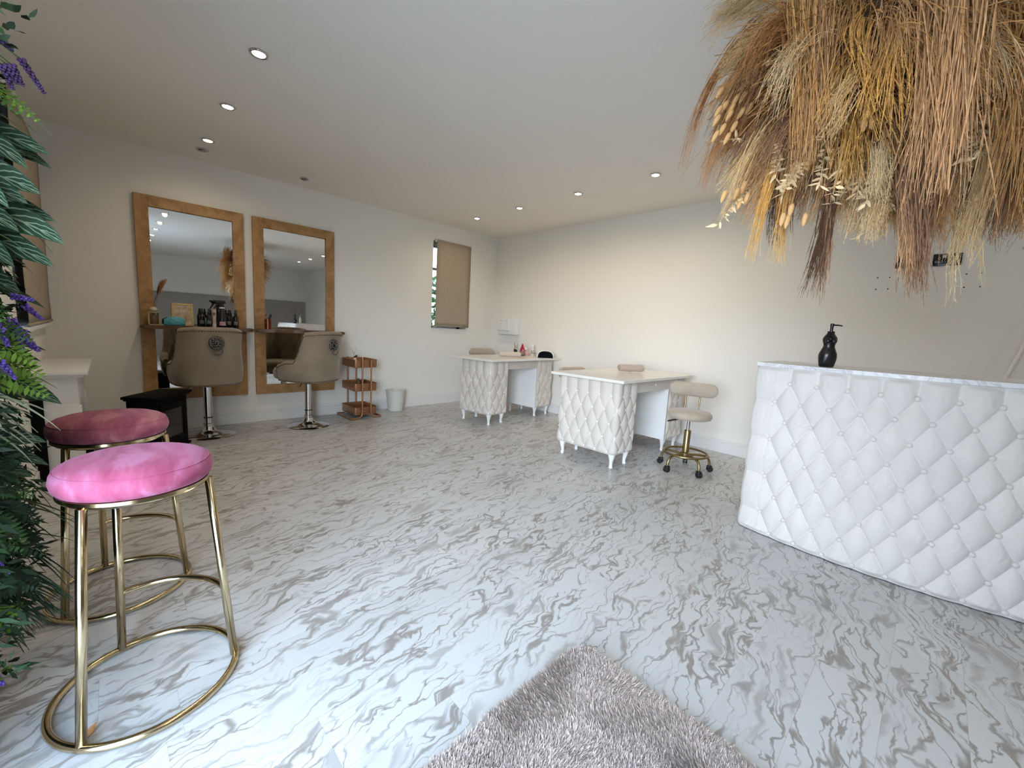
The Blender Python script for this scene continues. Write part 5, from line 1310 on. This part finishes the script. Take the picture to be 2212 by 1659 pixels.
for (T, mname) in BLADES:
    T = np.array(T); dk = mname == 'DKGRASS'; R_ = root(T, rng.uniform(.05, .22) if not dk else rng.uniform(.10, .26), .1)-PO
    V, F, uv = blade(R_, T-PO, .007 if mname == 'GRASSM' else .010 if mname == 'PALEGRASS' else .008, None, n=12, up=rng.uniform(.03, .09), prof=lambda f: (1-f)**.6)
    obj('grass_blade', np_mesh('grass_blade', V, F), MATS[mname], t)
for (a, b, mname) in SPIKES:
    a = np.array(a)-PO; b = np.array(b)-PO; bm = B(); d = Vector(b-a); L = d.length; d.normalize(); bb = a+np.array(d)*L
    n_f = int(L/.0022)+8
    for k_ in range(n_f):
        f = k_/n_f; c = Vector(a)+d*L*f; r_ = .0072*(1-.55*f)*(1 if mname == 'PURPLE' else .75); an = k_*2.4; o_ = d.orthogonal().normalized(); o2 = d.cross(o_)
        bmesh.ops.create_icosphere(bm, subdivisions=1, radius=.0042*(1-.4*f), matrix=Matrix.Translation(c+(o_*math.cos(an)+o2*math.sin(an))*r_*.8))
    sp_ = obj('lavender_spike', bm, MATS[mname], t, smooth=False)
    bm = B(); R_ = Vector(root(np.array(a)+PO, .06)-PO); tube(bm, smooth_path([R_, (R_+Vector(a))/2+Vector((0, .02, .03)), Vector(a)], 5), .0013, 6); obj('stem', bm, FERN, sp_)
for (a, b, mname) in SPRAYS:
    a = np.array(a)-PO; b = np.array(b)-PO; V = []; F = []; ax = b-a; L = np.linalg.norm(ax); ax /= L; a0 = a-ax*.08; L += .08
    for k_ in range(14):
        f = k_/13; c = a0+ax*L*f; r_ = rng.normal(size=3); r_ -= ax*(r_@ax); r_ /= np.linalg.norm(r_); d = ax*.6+r_; d /= np.linalg.norm(d); nn = np.cross(d, rng.normal(size=3)); nn /= np.linalg.norm(nn)
        i0 = len(V); V += leaf_quad(c, d, nn, rng.uniform(.018, .028), .006); F += [(i0, i0+1, i0+2, i0+5), (i0+5, i0+2, i0+3, i0+4)]
    obj('leafy_spray', np_mesh('leafy_spray', np.array(V), np.array(F)), MATS[mname], t, smooth=False)
n = 9000; c = np.stack([rng.uniform(3.02, 3.62, n), -4.722+.150*rng.random(n)**1.2, rng.uniform(.28, 2.15, n)], 1)-PO
d = rng.normal(size=(n, 3))*.5+np.array([.1, .55, -.5]); d /= np.linalg.norm(d, axis=1)[:, None]; s_ = np.cross(d, rng.normal(size=(n, 3))); s_ /= np.linalg.norm(s_, axis=1)[:, None]
L = rng.uniform(.018, .048, (n, 1)); V = np.stack([c, c+d*L*.5+s_*L*.13, c+d*L, c+d*L*.5-s_*L*.13], 1); V[..., 1] = np.clip(V[..., 1], .004, None)
o = obj('small_leaves', np_mesh('small_leaves', V, np.arange(n*4).reshape(n, 4)), DKGREEN, t, smooth=False); o['kind'] = 'stuff'

# ------------------------------------------------------------------ shaggy rug
t = thing('shaggy_rug', 'grey taupe shaggy rug, its corner at the bottom of the photo', 'rug', (4.66, -3.72, 0))
x0, x1, y0, y1 = -.455, .455, -.56, .475
bm = B(); bx(bm, x0+.01, x1-.01, y0+.01, y1-.01, .0005, .010, .003); obj('backing', bm, mat('rug_backing', (.28, .24, .22), .95), t, smooth=False)
n = 210000; X_ = rng.uniform(x0, x1, n); Y_ = rng.uniform(y0, y1, n)
rc = .05; keep = ~((X_ < x0+rc) & (Y_ > y1-rc) & ((X_-x0-rc)**2+(Y_-y1+rc)**2 > rc*rc)); X_, Y_ = X_[keep], Y_[keep]; n = len(X_)
def fl_(x, y, s): return np.sin(x*s+1.3*np.sin(y*s*.7+s))+np.sin(y*s*.9+1.7*np.sin(x*s*.6))
ang = 2.2+.9*fl_(X_, Y_, 11)+.5*fl_(X_, Y_, 27)+rng.normal(size=n)*.45
edge = np.minimum(np.minimum(X_-x0, x1-X_), np.minimum(Y_-y0, y1-Y_)); lean = .75+.22*fl_(X_+.3, Y_, 17)+rng.normal(size=n)*.16
L = .030*rng.uniform(.75, 1.15, n); dx, dy = np.cos(ang), np.sin(ang)
hx = np.sin(np.clip(lean, .1, 1.35))*L; hz = np.cos(np.clip(lean, .1, 1.35))*L
b0 = np.stack([X_, Y_, np.full(n, .008)], 1); D = np.stack([dx, dy, np.zeros(n)], 1)
p1 = b0+D*(hx*.35)[:, None]+np.array([0, 0, 1])*(hz*.62)[:, None]; p2 = b0+D*hx[:, None]+np.array([0, 0, 1])*hz[:, None]
sd = np.stack([-dy, dx, np.zeros(n)], 1)+rng.normal(size=(n, 3))*.3; w = .0011
V = np.stack([b0-sd*w, b0+sd*w, p1+sd*w, p1-sd*w, p2+sd*w*.4, p2-sd*w*.4], 1); i = np.arange(n)[:, None]*6
F = np.concatenate([i+np.array([0, 1, 2, 3]), i+np.array([3, 2, 4, 5])])
RUGM = leaf_mat('rug_fibre', (.48, .385, .335), rough=.5, rnd=.5); RUGM.node_tree.nodes['Principled BSDF'].inputs['Sheen Weight'].default_value = .5
o = obj('pile', np_mesh('pile', V, F), RUGM, t, smooth=False); o['kind'] = 'stuff'
